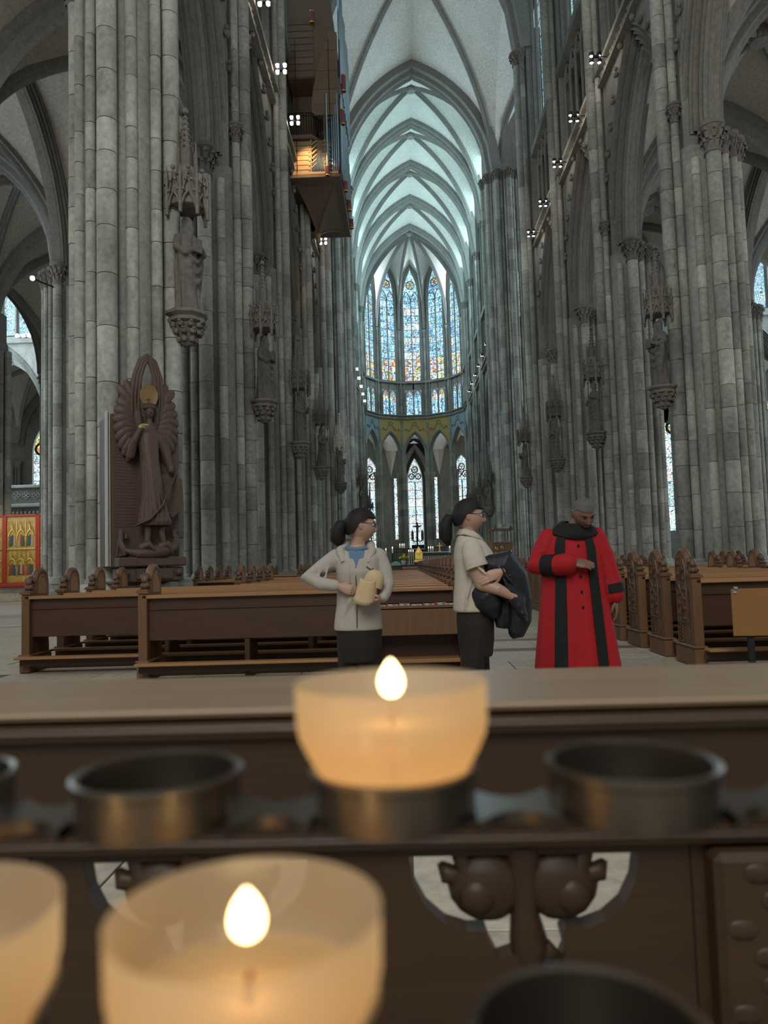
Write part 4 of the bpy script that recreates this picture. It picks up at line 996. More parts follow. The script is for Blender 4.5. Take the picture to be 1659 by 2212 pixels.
# ------------------------------------------------------------------ hanging organ on the left
def organ():
    X0, X1, Y0, Y1 = -6.95, -4.45, 37.5, 44.0; Yc = (Y0+Y1)/2
    t = thing('hanging_organ', 'large wooden organ with silver pipes hung high above the left arcade', 'organ', (-6.55, 36.75, 19.0))
    def L(mb): return mb.xf(Matrix.Diagonal((.94, 1, .893, 1)) @ Matrix.Translation((-X0, -Yc, -21.0)))
    hull = MB(); N = 14; tip = Vector((-6.0, Yc, 19.6))
    # four concave sails from the deck corners to the keel
    corners = [Vector((X0, Y0, 21.1)), Vector((X1, Y0, 21.1)), Vector((X1, Y1, 21.1)), Vector((X0, Y1, 21.1))]
    ribs_ = MB()
    def spoke(p, q): 
        v = p.lerp(tip, q); v.z = 21.1 - (21.1-tip.z)*(q**1.9); return v
    edge_low = [Vector((X0, Y0+.5, 19.9)), Vector((X1+.25, Y0+1.2, 19.9))]
    for a, b in ((0, 1), (1, 2), (2, 3)):
        rows = []
        for i in range(N+1):
            q = i/N; rows.append([tuple(spoke(corners[a].lerp(corners[b], j/10), q) + Vector((0, 0, .35*math.sin(PI*j/10)*q*(1-q)))) for j in range(11)])
        hull.grid(rows); ribs_.tube([spoke(corners[b], i/N) for i in range(N+1)], .06, 6)
    L(hull).build('hull', M['organ_wood'], t, 40); L(ribs_).build('hull_rib', M['organ_wood'], t, 40)
    L(MB().tube([tip+Vector((0, 0, .35)), tip+Vector((.05, 0, -.45))], [.16, .11], 4)).build('keel', M['organ_pale'], t)
    L(MB().bbox(X0, X1, Y0, Y1, 21.05, 21.22, .02)).build('deck', M['organ_wood'], t)
    # lower case, west front: boarded panel then grille with pipes
    xs = X0+1.05
    for k in range(7): L(MB().bbox(X0+.05, xs, Y0+.06, Y0+.12, 21.25+.26*k, 21.49+.26*k, .012)).build('board', M['organ_pale'], t)
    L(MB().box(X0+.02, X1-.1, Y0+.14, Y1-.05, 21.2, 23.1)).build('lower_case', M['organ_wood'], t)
    for x in (xs, X1-.75): L(MB().bbox(x, x+.06, Y0+.02, Y0+.14, 21.22, 23.1, .008)).build('post', M['organ_pale'], t)
    L(MB().bbox(xs, X1-.1, Y0, Y0+.14, 21.22, 21.36, .01)).build('sill', M['organ_pale'], t)
    for k in range(11):
        x = xs+.11+.072*k; hgt = 1.05-.022*(k-5)**2
        L(MB().lathe([(.012, 0), (.03, .18), (.03, hgt), (.02, hgt+.02)], 8, (x, Y0+.06, 21.38))).build('pipe', M['pipe'], t, 40)
    for sg in (-1, 1):
        for k in range(6): L(MB().bbox(-.27, .27, -.02, .02, -.03, .03, .005).xf(Matrix.Translation((xs+.47+sg*.36, Y0+.04, 21.65+.24*k)) @ Matrix.Rotation(sg*.75, 4, 'Y'))).build('grille_slat', M['organ_pale'], t)
    # pipe tower at the corner
    L(MB().box(X1-.78, X1-.72, Y0+.1, Y0+.6, 21.3, 26.0)).build('tower_side', M['organ_wood'], t)
    for k in range(7):
        x = X1-.68+.1*k; z1 = 23.6+.28*k if k < 6 else 25.6
        L(MB().lathe([(.015, 0), (.045, .3), (.045, z1-21.5), (.03, z1-21.48)], 8, (x, Y0+.18-.02*k, 21.45))).build('pipe', M['pipe'], t, 40)
    L(MB().lathe([(.02, 0), (.06, .3), (.06, 4.2), (.04, 4.22)], 8, (X1-.62, Y0, 21.3))).build('pipe', M['pipe'], t, 40)
    for k in range(5): L(MB().bbox(-.3, .3, -.02, .02, -.035, .035, .005).xf(Matrix.Translation((X1-.42, Y0+.26, 23.9+.28*k)) @ Matrix.Rotation(-.7, 4, 'Y'))).build('grille_slat', M['organ_pale'], t)
    for k in range(16):
        y = Y0+.3+.38*k; z1 = 25.4+.5*math.sin(k*1.3) if k < 14 else 24.5
        L(MB().lathe([(.02, 0), (.07, .35), (.07, z1-21.3), (.05, z1-21.28)], 8, (X1+.06, y, 21.3))).build('pipe', M['pipe'], t, 40)
    for k in range(10):
        y = Y0+.5+.6*k; L(MB().lathe([(.02, 0), (.085, .5), (.085, 5.2+.3*(k % 3)), (.06, 5.25+.3*(k % 3))], 8, (X1+.1, y, 26.4))).build('pipe', M['pipe'], t, 40)
    L(MB().box(X1-.72, X1-.0, Y0+.7, Y1-.2, 21.3, 26.0)).build('tower_case', M['organ_wood'], t)
    # balcony with railing
    bal = MB(); P = [(X0+.0, Y0-.1), (X1-1.35, Y0-.1), (X1-.85, Y0+.5), (X1-.85, Y1)]
    bal.prism([(X0, Y1)] + [(P[0][0], P[0][1])] + P[1:], lambda a, b, d: (a, b, d), 23.1, 23.3); L(bal).build('balcony_floor', M['organ_wood'], t)
    rl = MB()
    for z in (24.45, 24.3): rl.tube([(x, y, z) for x, y in P[:3]], .025, 6)
    L(rl).build('handrail', M['iron'], t)
    for (xa, ya), (xb, yb), n in ((P[0], P[1], 9), (P[1], P[2], 5)):
        for k in range(n+1): L(MB().tube([(xa+(xb-xa)*k/n, ya+(yb-ya)*k/n, 23.3), (xa+(xb-xa)*k/n, ya+(yb-ya)*k/n, 24.45)], .018, 5)).build('baluster', M['iron'], t)
    # upper case: dark soffit and the curved boarded cheek
    L(MB().box(X0, X1-1.35, Y0+1.6, Y1, 23.3, 29.0)).build('rear_case', M['organ_wood'], t)
    for k in range(9): L(MB().bbox(X0, X1-1.2, Y0+.15, Y0+.19, 26.6+.36*k, 26.93+.36*k, .01)).build('board', M['organ_wood'], t)
    L(MB().box(X0, X1-.3, Y0+.2, Y1, 26.55, 31)).build('upper_case', M['organ_wood'], t)
    cv = [(X1-1.32, 24.4), (X1-1.35, 25.0), (X1-1.25, 25.8), (X1-1.05, 26.8), (X1-.75, 27.9), (X1-.4, 28.9)]
    for (xa, za), (xb, zb) in zip(cv, cv[1:]):
        L(MB().loft([[(xa, Y0+.05, za+.01), (X1-.02, Y0+.05, za+.01), (X1-.02, Y0+.35, za+.01), (xa, Y0+1.6, za+.01)], [(xb, Y0+.05, zb-.01), (X1-.02, Y0+.05, zb-.01), (X1-.02, Y0+.35, zb-.01), (xb, Y0+1.6, zb-.01)]])).build('cheek_panel', M['organ_pale'] if False else M['organ_wood'], t)
    # horizontal trumpet ends: dark red tubes with gilt rims
    for x, y, z, hh in ((X1+.05, Y0+.6, 26.9, .75), (X1+.28, Y0-.1, 25.5, .85), (X1+.16, Y0+.3, 24.0, .75), (X1-.62, Y0-.05, 21.05, .5), (X1+.15, Y0+1.2, 20.9, .55), (X1+.22, Y0+2.6, 20.6, .55), (X1+.22, Y0+4.0, 20.3, .5), (X0+1.3, Y0-.1, 29.3, .6)):
        tb = L(MB().lathe([(.105, .06), (.115, .08), (.115, hh), (.10, hh)], 12, (x, y, z))).build('red_tube', M['pipe_red'], t, 40)
        L(MB().lathe([(.12, 0), (.13, .02), (.12, .06), (.09, .07), (.09, 0)], 12, (x, y, z), cap=False)).build('gilt_rim', M['gold'], tb, 40); L(MB().lathe([(.12, hh), (.12, hh+.06)], 12, (x, y, z))).build('gilt_rim', M['gold'], tb, 40)
    cb = MB()
    for x, y in ((X0+.4, Y0-.06), (X1-.45, Y0-.05)): cb.tube([(x, y, 21.3), (x, y, 28.5)], .015, 4)
    L(cb).build('suspension_cable', M['iron'], t)
    l = bpy.data.lights.new('organ_lamp', 'SPOT'); l.energy = 260; l.color = (1, .62, .28); l.spot_size = 1.3; l.spot_blend = .6; l.shadow_soft_size = .1
    o = bpy.data.objects.new('organ_lamp', l); C.objects.link(o); o.location = (-5.7, 32.4, 20.6); d = Vector((-5.6, 33.6, 19.6))-o.location; o.rotation_euler = d.to_track_quat('-Z', 'Y').to_euler()
organ()

# ------------------------------------------------------------------ lamp clusters on the string course
def lamp_cluster(s, y, z=20.35, label='', k=1.0, group='nave lamp clusters'):
    t = thing('lamp_cluster', label, 'lamp', (s*5.9, y, z), 0 if s < 0 else PI, group)
    MB().tube([(-1.15, 0, -.1), (-.1, 0, 0)], .02*k, 6).build('arm', M['iron'], t)
    MB().bbox(-.12, .12, -.05, .05, -.04, .04, .01).build('bracket', M['iron'], t)
    if 'nave' in group:
        l = bpy.data.lights.new('lamp_light', 'POINT'); l.energy = 30; l.color = (1, .90, .78); l.shadow_soft_size = .25; o = bpy.data.objects.new('lamp_light', l); C.objects.link(o); o.location = (s*5.4, y-.5, z-.1)
    for dx in (-.14, .14):
        for dz in (-.13, .13):
            b = MB().lathe([(.03*k, .1*k), (.09*k, .06*k), (.10*k, -.04*k), (.085*k, -.05*k)], 10, (dx*k, -.06, dz*k)).build('lamp_head', M['iron'], t, 40)
            MB().ball((dx*k, -.09, dz*k), (.085*k, .075*k, .085*k), 10, 6).build('bulb', M['lamp'], b, 80)
    return t
for s, lst in ((-1, ((558, 5, 23.9), (597, 152, 27.4), (625, 263, 31.0), (673, 456, 40.9), (690, 522, 42.1))), (1, ((1290, 122, 27.1), (1240, 250, 30.7), (1202, 350, 34.2), (1172, 436, 37.9), (1147, 502, 41.6)))):
    for i, (qx, qy, y) in enumerate(lst): p = px(qx, qy, y); lamp_cluster(s, y, p.z, 'bright cluster of four lamps on the %s wall ledge, %s from the near end' % (side_n[s], ordn[i]))
for s, n in ((-1, 8), (1, 7)):
    for i in range(n): lamp_cluster(s, 61.5+3.6*i, 20.2, 'small bright lamp on the %s choir ledge, %s from the crossing' % (side_n[s], (ordn+['sixth', 'seventh', 'eighth'])[i]), .62, 'choir lamps')
p = px(50, 725, 56); t = thing('lamp_cluster', 'warm chandelier lamp far left in the transept', 'lamp', tuple(p))
for dx in (-.45, 0, .45): MB().ball((dx, 0, 0), .16, 8, 6).build('bulb', M['lamp'], t, 80)
MB().tube([(-.5, 0, -.15), (.5, 0, -.15)], .04, 6).build('arm', M['iron'], t)
p = px(70, 601, 27.2); t = thing('spotlight', 'small white spotlight beside the aisle column capital', 'lamp', tuple(p)); MB().ball((0, 0, 0), .09, 8, 6).build('bulb', M['lamp'], t, 80); MB().tube([(0, .05, 0), (-14.9-p.x, 28.25-p.y, -.05)], .03, 6).build('arm', M['iron'], t)

# ------------------------------------------------------------------ pews
PEW_Z, END_H = .93, 1.25
def end_profile():
    p = [(0, 0), (0, .97), (.02, 1.0), (.15, 1.0), (.17, 1.06), (.175, 1.1)]
    p += [(.335+.16*math.cos(a), 1.09+.16*math.sin(a)) for a in [PI - PI*j/12 for j in range(13)]]
    return p + [(.495, .5), (.52, .3), (.52, 0)]
def pew_end_mesh():
    return MB().prism(end_profile(), lambda a, b, d: (d, a, b), -.035, .035).mesh('pew_end', M['oak_v'], 40)
def post_mesh(): return MB().bbox(-.05, .05, -.03, .07, .2, .955, .008).loft([[(-.065, -.045, .955), (.065, -.045, .955), (.065, .13, .985), (-.065, .13, .985)], [(-.065, -.045, .98), (.065, -.045, .98), (.065, .13, 1.01), (-.065, .13, 1.01)]]).mesh('end_post', M['oak_v'])
def base_mesh(): return MB().bbox(-.065, .065, -.05, .54, 0, .2, .012).bbox(-.075, .075, -.06, .55, .2, .225, .008).mesh('end_base', M['oak_v'])
def head_mesh():
    mb = MB().tube([(0, .18, .98)] + [(0, .335+.155*math.cos(a), 1.09+.155*math.sin(a)) for a in [PI - PI*j/14 for j in range(15)]] + [(0, .49, .8)], .042, 8)
    mb.tube([(.03, .335+.10*math.cos(a), 1.08+.10*math.sin(a)) for a in [PI - PI*j/10 for j in range(11)]], .012, 5); mb.tube([(-.03, .335+.10*math.cos(a), 1.08+.10*math.sin(a)) for a in [PI - PI*j/10 for j in range(11)]], .012, 5)
    return mb.mesh('head_moulding', M['oak_v'], 60)
def head_panel_mesh(): return MB().prism([(.335+.115*math.cos(a), 1.085+.115*math.sin(a)) for a in [PI - PI*j/12 for j in range(13)]] + [(.45, .96), (.22, .96)], lambda a, b, d: (d, a, b), -.037, .037).mesh('head_panel', M['oak_top'])
def volute_mesh():
    mb = MB().tube([(0, .1+.055*(1-j/16)*math.cos(j*.75+1.2), 1.09+.06*(1-j/16)*math.sin(j*.75+1.2)) for j in range(15)], [.04-.0018*j for j in range(15)], 7)
    for k in range(7): a = k*.9; mb.ball((.03*math.sin(k*2.1), .09+.05*math.cos(a), 1.07+.065*math.sin(a)), (.04, .03, .035), 6, 4)
    mb.tube([(0, .13, 1.0), (0, .05, 1.03), (0, .03, 1.06)], [.035, .045, .02], 7); mb.ball((0, .055, 1.035), (.055, .05, .04), 8, 5)
    return mb.mesh('volute', M['carved_oak'], 60)
def relief_mesh():
    """carved foliage panel on the aisle face (at x = -0.04)"""
    mb = MB()
    for sx in (-1, 1):
        X = sx*.04
        mb.tube([(X, .19, .46), (X, .19, 1.05), (X, .24, 1.15)], .011, 5); mb.tube([(X, .47, .46), (X, .47, 1.08), (X, .42, 1.17)], .011, 5); mb.tube([(X, .19, .46), (X, .47, .46)], .011, 5)
        mb.tube([(X, .33+.06*math.sin(z*16), z) for z in [.48+.024*j for j in range(27)]], .014, 5)
        for j in range(12):
            z = .5+.055*j; sg = 1 if j % 2 else -1; mb.ball((X, .33+sg*.075, z), (.016, .035, .03), 5, 4); mb.tube([(X, .33, z-.02), (X, .33+sg*.05, z+.03), (X, .33+sg*.09, z-.01), (X, .33+sg*.06, z-.02)], .009, 4)
        for z0, z1, y0, y1 in ((.24, .43, .33, .48),):
            mb.tube([(X, y0, z0), (X, y1, z0), (X, y1, z1), (X, y0, z1), (X, y0, z0)], .009, 4)
            for j in range(4): mb.tube([(X, y0+.07+.04*math.cos(q), z0+.05+.04*j+.02*math.sin(q)) for q in [2*PI*i/6 for i in range(7)]], .008, 4)
        mb.tube([(X, .06, .3), (X, .06, .78), (X, .10, .84), (X, .14, .78), (X, .14, .3), (X, .06, .3)], .012, 5)
    return mb.mesh('carved_panel', M['carved_oak'], 60)
ENDM = {n: f() for n, f in (('pew_end', pew_end_mesh), ('end_post', post_mesh), ('end_base', base_mesh), ('head_moulding', head_mesh), ('volute', volute_mesh), ('head_panel', head_panel_mesh), ('carved_panel', relief_mesh))}
def unit(name, x0, x1, y0, y1, z0, z1, m, b=.006): return MB().bbox(x0, x1, y0, y1, z0, z1, b).mesh(name, M[m])
LM = {}
def pew(x0, x1, y, label, group, near=0, ends=(1, 1)):
    """pew along X from x0 to x1, its back (facing west) at y"""
    L = x1-x0; t = thing('pew', label, 'pew', (x0, y, 0), 0, group)
    def bit(n, *a):
        k = (n, round(L, 2)) + tuple(a[1:]); 
        if k not in LM: LM[k] = unit(n, .03, L-.03, *a[1:])
        return link(n, LM[k], t)
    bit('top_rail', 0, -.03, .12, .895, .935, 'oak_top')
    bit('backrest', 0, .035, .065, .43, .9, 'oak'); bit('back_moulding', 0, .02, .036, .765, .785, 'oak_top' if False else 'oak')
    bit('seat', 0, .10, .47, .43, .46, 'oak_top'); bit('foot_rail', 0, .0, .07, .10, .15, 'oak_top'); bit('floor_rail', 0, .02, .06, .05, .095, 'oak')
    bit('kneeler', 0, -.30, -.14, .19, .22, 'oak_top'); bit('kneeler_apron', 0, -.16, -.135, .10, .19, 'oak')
    nfeet = 2 if L > 3.5 else 1
    for k in range(nfeet):
        xx = L*(k+1)/(nfeet+1); kk = ('support',)
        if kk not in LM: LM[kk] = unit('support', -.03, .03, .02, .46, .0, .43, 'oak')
        link('support', LM[kk], t, (xx, 0, 0))
    for i, xx in ((0, .035), (1, L-.035)):
        if not ends[i]: continue
        e = link('pew_end', ENDM['pew_end'], t, (xx, 0, 0))
        for n in ('end_post', 'end_base', 'head_moulding', 'volute') + (('carved_panel',) if near else ('head_panel',)): link(n, ENDM[n], e)
    return t
nth = 'first second third fourth fifth sixth seventh eighth ninth tenth eleventh twelfth thirteenth fourteenth fifteenth sixteenth seventeenth eighteenth nineteenth twentieth twenty-first twenty-second twenty-third twenty-fourth twenty-fifth twenty-sixth'.split()
def by_col(y): return any(abs(y-c) < 1.75 for c in (6.9, 14.3, 21.7, 29.2))
for i in range(25):
    y = 8.28+.94*i
    if y > 31.2: break
    pew(-4.72 if by_col(y) else -6.5, -1.2, y, 'dark oak pew left of the aisle, %s row from the candles' % nth[i], 'pews left of the aisle', 0)
    pew(1.3, 4.72 if by_col(y) else 6.5, y-.02, 'dark oak pew right of the aisle, %s row from the candles' % nth[i], 'pews right of the aisle', 1 if i < 5 else 0)
# shelf of song sheets in front of the first left pew
t = thing('sheet_shelf', 'brown wooden shelf box holding grey booklets in front of the first left pew', 'shelf', (-2.14, 7.63, 0))
MB().bbox(0, .92, 0, .025, .48, .775, .005).build('front_panel', M['oak_top'] if False else M['oak_v'], t); MB().bbox(0, .92, 0, .30, .735, .755, .005).build('shelf_board', M['oak'], t)
MB().bbox(0, .92, .02, .28, .2, .24, .006).build('lower_shelf', M['oak_top'], t); MB().bbox(0, .92, .02, .05, .10, .15, .006).build('bottom_rail', M['oak'], t); MB().bbox(0, .92, .26, .29, 0, .74, .004).build('rear_panel', M['oak'], t)
for x in (0, .87): MB().bbox(x, x+.05, 0, .3, 0, .755, .006).build('side_panel', M['oak'], t)
M['paper'] = mat('grey_paper', (.32, .32, .33), .7); M['redcloth'] = mat('red_cover', (.45, .05, .05), .7)
for k in range(7):
    b = MB().bbox(-.055, .055, -.09, .09, 0, .022+.004*(k % 3), .003).build('booklet', M['paper'], None, None, (-2.06+.125*k, 7.77+.01*(k % 2), .757)); b.rotation_euler = (0, 0, random.uniform(-.12, .12))
    MB().bbox(-.058, -.045, -.092, .092, -.0005, .026+.004*(k % 3), .002).build('spine', M['redcloth'], b); MB().tube([(.0, -.09, .03), (.02, -.12, .035), (.03, -.11, .02)], .004, 4).build('ribbon', M['redcloth'], b)
    tag(b, 'grey booklet with a red spine, %s from the left on the sheet shelf' % nth[k], 'booklet', 'booklets on the shelf')
# wooden board on a black stand, far right
p0 = px(1579, 1272, 7.5); t = thing('sign_board', 'orange-brown plywood board on a black stand at the right edge', 'board', (p0.x, 7.5, 0), math.radians(-6))
M['ply'] = wood('plywood', (.20, .085, .025), (.33, .155, .05), .35, (2, 2, 12), 1.6)
MB().bbox(0, .95, 0, .02, p0.z-.46, p0.z, .004).build('board', M['ply'], t); MB().bbox(.14, .20, .03, .07, 0.04, p0.z-.05, .005).build('post', M['black'], t); MB().bbox(.7, .76, .03, .07, 0.04, p0.z-.05, .005).build('post', M['black'], t)
MB().bbox(.05, .85, -.15, .25, 0.0, .03, .008).build('foot', M['black'], t)
MB().bbox(.015, .05, -.012, 0, p0.z-.045, p0.z-.02, .003).build('clip', M['pipe'], t); MB().bbox(.03, .06, -.012, .03, p0.z-.005, p0.z+.02, .003).build('clip', M['pipe'], t)
# ------------------------------------------------------------------ altar and furnishings far down the nave
M['altar_stone'] = mat('altar_stone', (.42, .42, .38), .6); M['altar_dark'] = mat('dark_marble', (.03, .032, .035), .4)
M['wax_white'] = mat('white_candle', (.75, .70, .58), .6); M['flame_far'] = mat('candle_flame', (1, .8, .4), .5, emit=(1, .72, .3), estr=14)
M['leafgreen'] = mat('leaf_green', (.10, .14, .05), .7); M['yellowflower'] = mat('yellow_flower', (.65, .48, .05), .7)
M['redwood'] = mat('red_carpet', (.30, .06, .03), .8); M['greencloth'] = mat('green_cloth', (.20, .36, .26), .8)
# raised altar platform in the crossing
t = thing('altar_platform', 'low dark altar step with a pointed arcade front in the crossing', 'platform', (0, 53.0, 0))
MB().bbox(-1.95, 3.0, -1.6, 2.2, 0, 1.12, .02).build('base', M['altar_stone'], t); MB().bbox(-2.0, -.75, -1.75, -1.55, 1.0, 1.12, .02).build('ledge', M['altar_dark'], t)
for k in range(9):
    x = -1.75+.31*k; MB().tube([(x+q, -1.62, .75+z) for q, z in full_arch(.13, .24, 0, 4)], .025, 5).tube([(x-.13, -1.62, .45), (x-.13, -1.62, .75)], .025, 5).build('blind_arch', M['pale'], t)
t = thing('high_altar', 'dark carved altar table with a pale stone top in the crossing', 'altar', (.30, 52.3, 1.12))
MB().bbox(-.98, .98, -.55, .55, .74, .84, .02).build('table_top', M['altar_stone'], t); MB().bbox(-.86, .86, -.45, .45, 0, .74, .02).build('body', M['altar_dark'], t)
for k in range(11): MB().bbox(-.82+.15*k, -.72+.15*k, -.48, -.45, .06, .56, .01).build('arch_panel', M['pale'], t)
def far_candle(label, x, y, z0, h, r=.045, stand=True, base=0.0, group='altar candles'):
    t = thing('altar_candle', label, 'candle', (x, y, base), 0, group)
    if stand: MB().lathe([(.16, 0), (.16, .05), (.04, .12), (.035, (z0-base)*.5), (.06, (z0-base)*.55), (.035, (z0-base)*.6), (.035, z0-base-.06), (.1, z0-base-.02), (.1, z0-base)], 10).build('stand', M['iron'], t, 40)
    MB().lathe([(r, z0-base), (r, z0-base+h), (r*.4, z0-base+h+.01)], 10).build('candle', M['wax_white'], t, 40)
    MB().lathe([(.004, 0), (.022, .04), (.015, .08), (.002, .13)], 8, (0, 0, z0-base+h+.01)).build('flame', M['flame_far'], t, 80)
    return t
pc = [(834, 1198, 50, .28, 'leftmost tall white candle on a black stand before the choir'), (848, 1195, 50, .30, 'second tall white candle on a black stand before the choir'), (972, 1194, 50, .32, 'tall white candle on a black stand right of the altar')]
for x, y, Y, h, lb in pc: p = px(x, y, Y); far_candle(lb, p.x, Y, p.z, h)
for i, x in enumerate((880, 884.5, 889)): p = px(x, 1203, 51.3); far_candle('thin candle beside the flowers, %s from the left' % ordn[i], p.x+.12, 51.9, 1.12, p.z+.36-1.12, .03, False, 1.12)
for i, x in enumerate((926, 931, 935.5)): p = px(x, 1197, 52.2); far_candle('white candle on the altar top, %s from the left' % ordn[i], p.x, 52.2, 1.97, .22, .03, False, 1.97)
for i, x in enumerate((864, 869, 873)): p = px(x, 1184, 56); far_candle('white candle on the iron rack, %s from the left' % ordn[i], p.x, 56, p.z, .2, .06, False, p.z-.05)
p = px(869, 1184, 56); t = thing('candle_rack', 'black iron rack carrying three white candles behind the flowers', 'rack', (p.x, 56, 0)); MB().tube([(0, 0, 0), (0, 0, p.z-.1)], .04, 6).build('pole', M['iron'], t); MB().bbox(-.35, .35, -.06, .06, p.z-.1, p.z-.04, .01).build('bar', M['iron'], t)
t = thing('altar_cross', 'small gilt cross on the altar top', 'cross', (.62, 52.3, 1.96)); MB().bbox(-.025, .025, -.02, .02, .05, .62, .006).build('upright', M['gold'], t); MB().bbox(-.16, .16, -.02, .02, .38, .43, .006).build('crossbar', M['gold'], t); MB().bbox(-.09, .09, -.06, .06, 0, .05, .01).build('foot', M['gold'], t)
p = px(905, 1207, 51.6); t = thing('golden_shrine', 'golden gabled reliquary shrine standing left of the altar', 'shrine', (p.x, 51.62, 1.12)); t.scale = (1.1, .5, 1.25)
MB().bbox(-.3, .3, -.2, .2, .1, .26, .02).build('base', M['gold'], t); MB().bbox(-.24, .24, -.16, .16, .26, .62, .02).build('body', M['gold'], t)
MB().prism([(-.24, .62), (0, .98), (.24, .62)], lambda a, b, d: (a, d, b), -.14, .14).build('gable', M['gold'], t); MB().lathe([(.10, -.01), (.12, .01), (.07, .02)], 12).xf(Matrix.Translation((0, -.17, .62)) @ Matrix.Rotation(PI/2, 4, 'X')).build('medallion', M['gold'], t)
MB().bbox(-.1, .1, -.1, .1, 0, .1, .01).build('pedestal', M['altar_dark'], t)
p = px(876, 1205, 51.5); t = thing('flower_arrangement', 'yellow flowers with green leaves left of the altar', 'flowers', (p.x-.15, 51.55, 1.12)); MB().lathe([(.08, 0), (.13, .15), (.15, .3), (.1, .3)], 10).build('vase', M['altar_stone'], t)
lf, yf = MB(), MB()
for k in range(40):
    a, e, r = random.random()*6.28, random.random()*1.5, random.uniform(.12, .38); c = (r*math.cos(a)*math.cos(e), r*math.sin(a)*math.cos(e), .35+r*math.sin(e))
    (yf if k % 2 else lf).ball(c, random.uniform(.05, .08), 6, 4); lf.tube([(0, 0, .3), c], .012, 4)
for k in range(6): lf.tube([(0, 0, .3), (-.15+.06*k, 0, .7), (-.35+.14*k, 0, 1.05)], [.02, .02, .004], 4)
lf.build('foliage', M['leafgreen'], t); yf.build('blossom', M['yellowflower'], t)['kind'] = 'stuff'
t = thing('step_carpet', 'red carpet strip at the foot of the altar step', 'carpet', (-1.0, 48.2, 0)); MB().bbox(-1.0, 3.6, 0, 1.0, 0, .9, .02).build('carpet', M['redwood'], t)
p = px(843, 1220, 34); t = thing('cloth_table', 'small dark wooden table with white and green cloths left of the aisle', 'table', (p.x, 34, 0))
MB().bbox(-.75, .6, -.35, .35, p.z-.09, p.z-.04, .01).build('table_top', M['oak'], t); MB().bbox(-.65, .5, -.3, .3, .2, p.z-.09, .01).build('body', M['oak'], t)
for x in (-.68, .5):
    for y in (-.28, .24): MB().bbox(x, x+.05, y, y+.05, 0, p.z-.09, .006).build('leg', M['oak'], t)
tag(MB().loft([[(-.68, -.2, 0), (-.18, -.2, 0), (-.18, .2, 0), (-.68, .2, 0)], [(-.6, -.14, .09), (-.22, -.14, .1), (-.22, .14, .1), (-.6, .14, .09)], [(-.5, -.05, .13), (-.3, -.05, .15), (-.3, .05, .15), (-.5, .05, .13)]]).build('white_cloth', M['white'], None, 40, (p.x, 34, p.z-.038)), 'folded white cloth on the left of the small table', 'cloth')
tag(MB().loft([[(0, -.22, 0), (.5, -.22, 0), (.5, .22, 0), (0, .22, 0)], [(.08, -.14, .12), (.42, -.14, .12), (.42, .14, .12), (.08, .14, .12)], [(.2, -.05, .19), (.3, -.05, .19), (.3, .05, .19), (.2, .05, .19)]]).build('green_cloth', M['greencloth'], None, 40, (p.x, 34, p.z-.038)), 'draped green cloth on the right of the small table', 'cloth')
# crucifix group and screen in the apse
t = thing('crucifix_group', 'dark crucifix with two flanking figures before the tall axial window', 'crucifix', (-.12, 95.4, 3.9))
MB().bbox(-.11, .11, -.06, .06, .2, 2.45, .02).build('upright', M['black'], t); MB().bbox(-.55, .55, -.06, .06, 1.88, 2.04, .02).build('crossbar', M['black'], t)
f = MB().ball((0, -.12, 2.02), .11, 8, 6); f.tube([(0, -.1, 1.9), (0, -.12, 1.45), (.02, -.14, .95), (0, -.1, .6)], [.13, .15, .10, .07], 8); f.tube([(-.5, -.08, 2.0), (-.2, -.1, 1.86), (.2, -.1, 1.86), (.5, -.08, 2.0)], [.04, .06, .06, .04], 6); f.build('figure', M['brownstatue'], t, 60)
for sx in (-1, 1):
    f = MB().ball((sx*.62, -.05, 1.35), .11, 8, 6); robe(f, 1, [(.25, .17, .14, sx*.62, 0, 1), (.8, .16, .13, sx*.62, 0, 1), (1.15, .17, .12, sx*.62, 0, .5), (1.28, .07, .07, sx*.62, 0, 0)], 6, .05, 0, 20); f.build('mourner', M['brownstatue'], t, 60)
MB().tube([(-.75, 0, .18), (-.3, 0, .02), (0, 0, .15), (.3, 0, .02), (.75, 0, .18)], .06, 6).build('scroll_beam', M['black'], t); MB().bbox(-.05, .05, -.05, .05, -3.9, .2, .01).build('mast', M['iron'], t)
t = thing('choir_screen', 'black iron choir screen with spikes across the foot of the apse', 'screen', (0, 94.6, 0))
for k in range(27): MB().tube([(-3.4+.26*k, 0, 0), (-3.4+.26*k, 0, 3.1), (-3.4+.26*k, 0, 3.4)], [.03, .03, .004], 5).build('bar', M['iron'], t)
for z in (.4, 1.6, 2.6, 3.0): MB().bbox(-3.5, 3.5, -.03, .03, z, z+.08, .01).build('rail', M['iron'], t)
MB().bbox(-.9, .7, -.2, .2, 3.05, 3.5, .03).build('lintel', M['black'], t)
for k in range(5): MB().tube([(-.7+.33*k+.14*math.cos(q), -.22, 3.75+.14*math.sin(q)) for q in [2*PI*i/8 for i in range(9)]], .03, 5).build('quatrefoil', M['iron'], t)
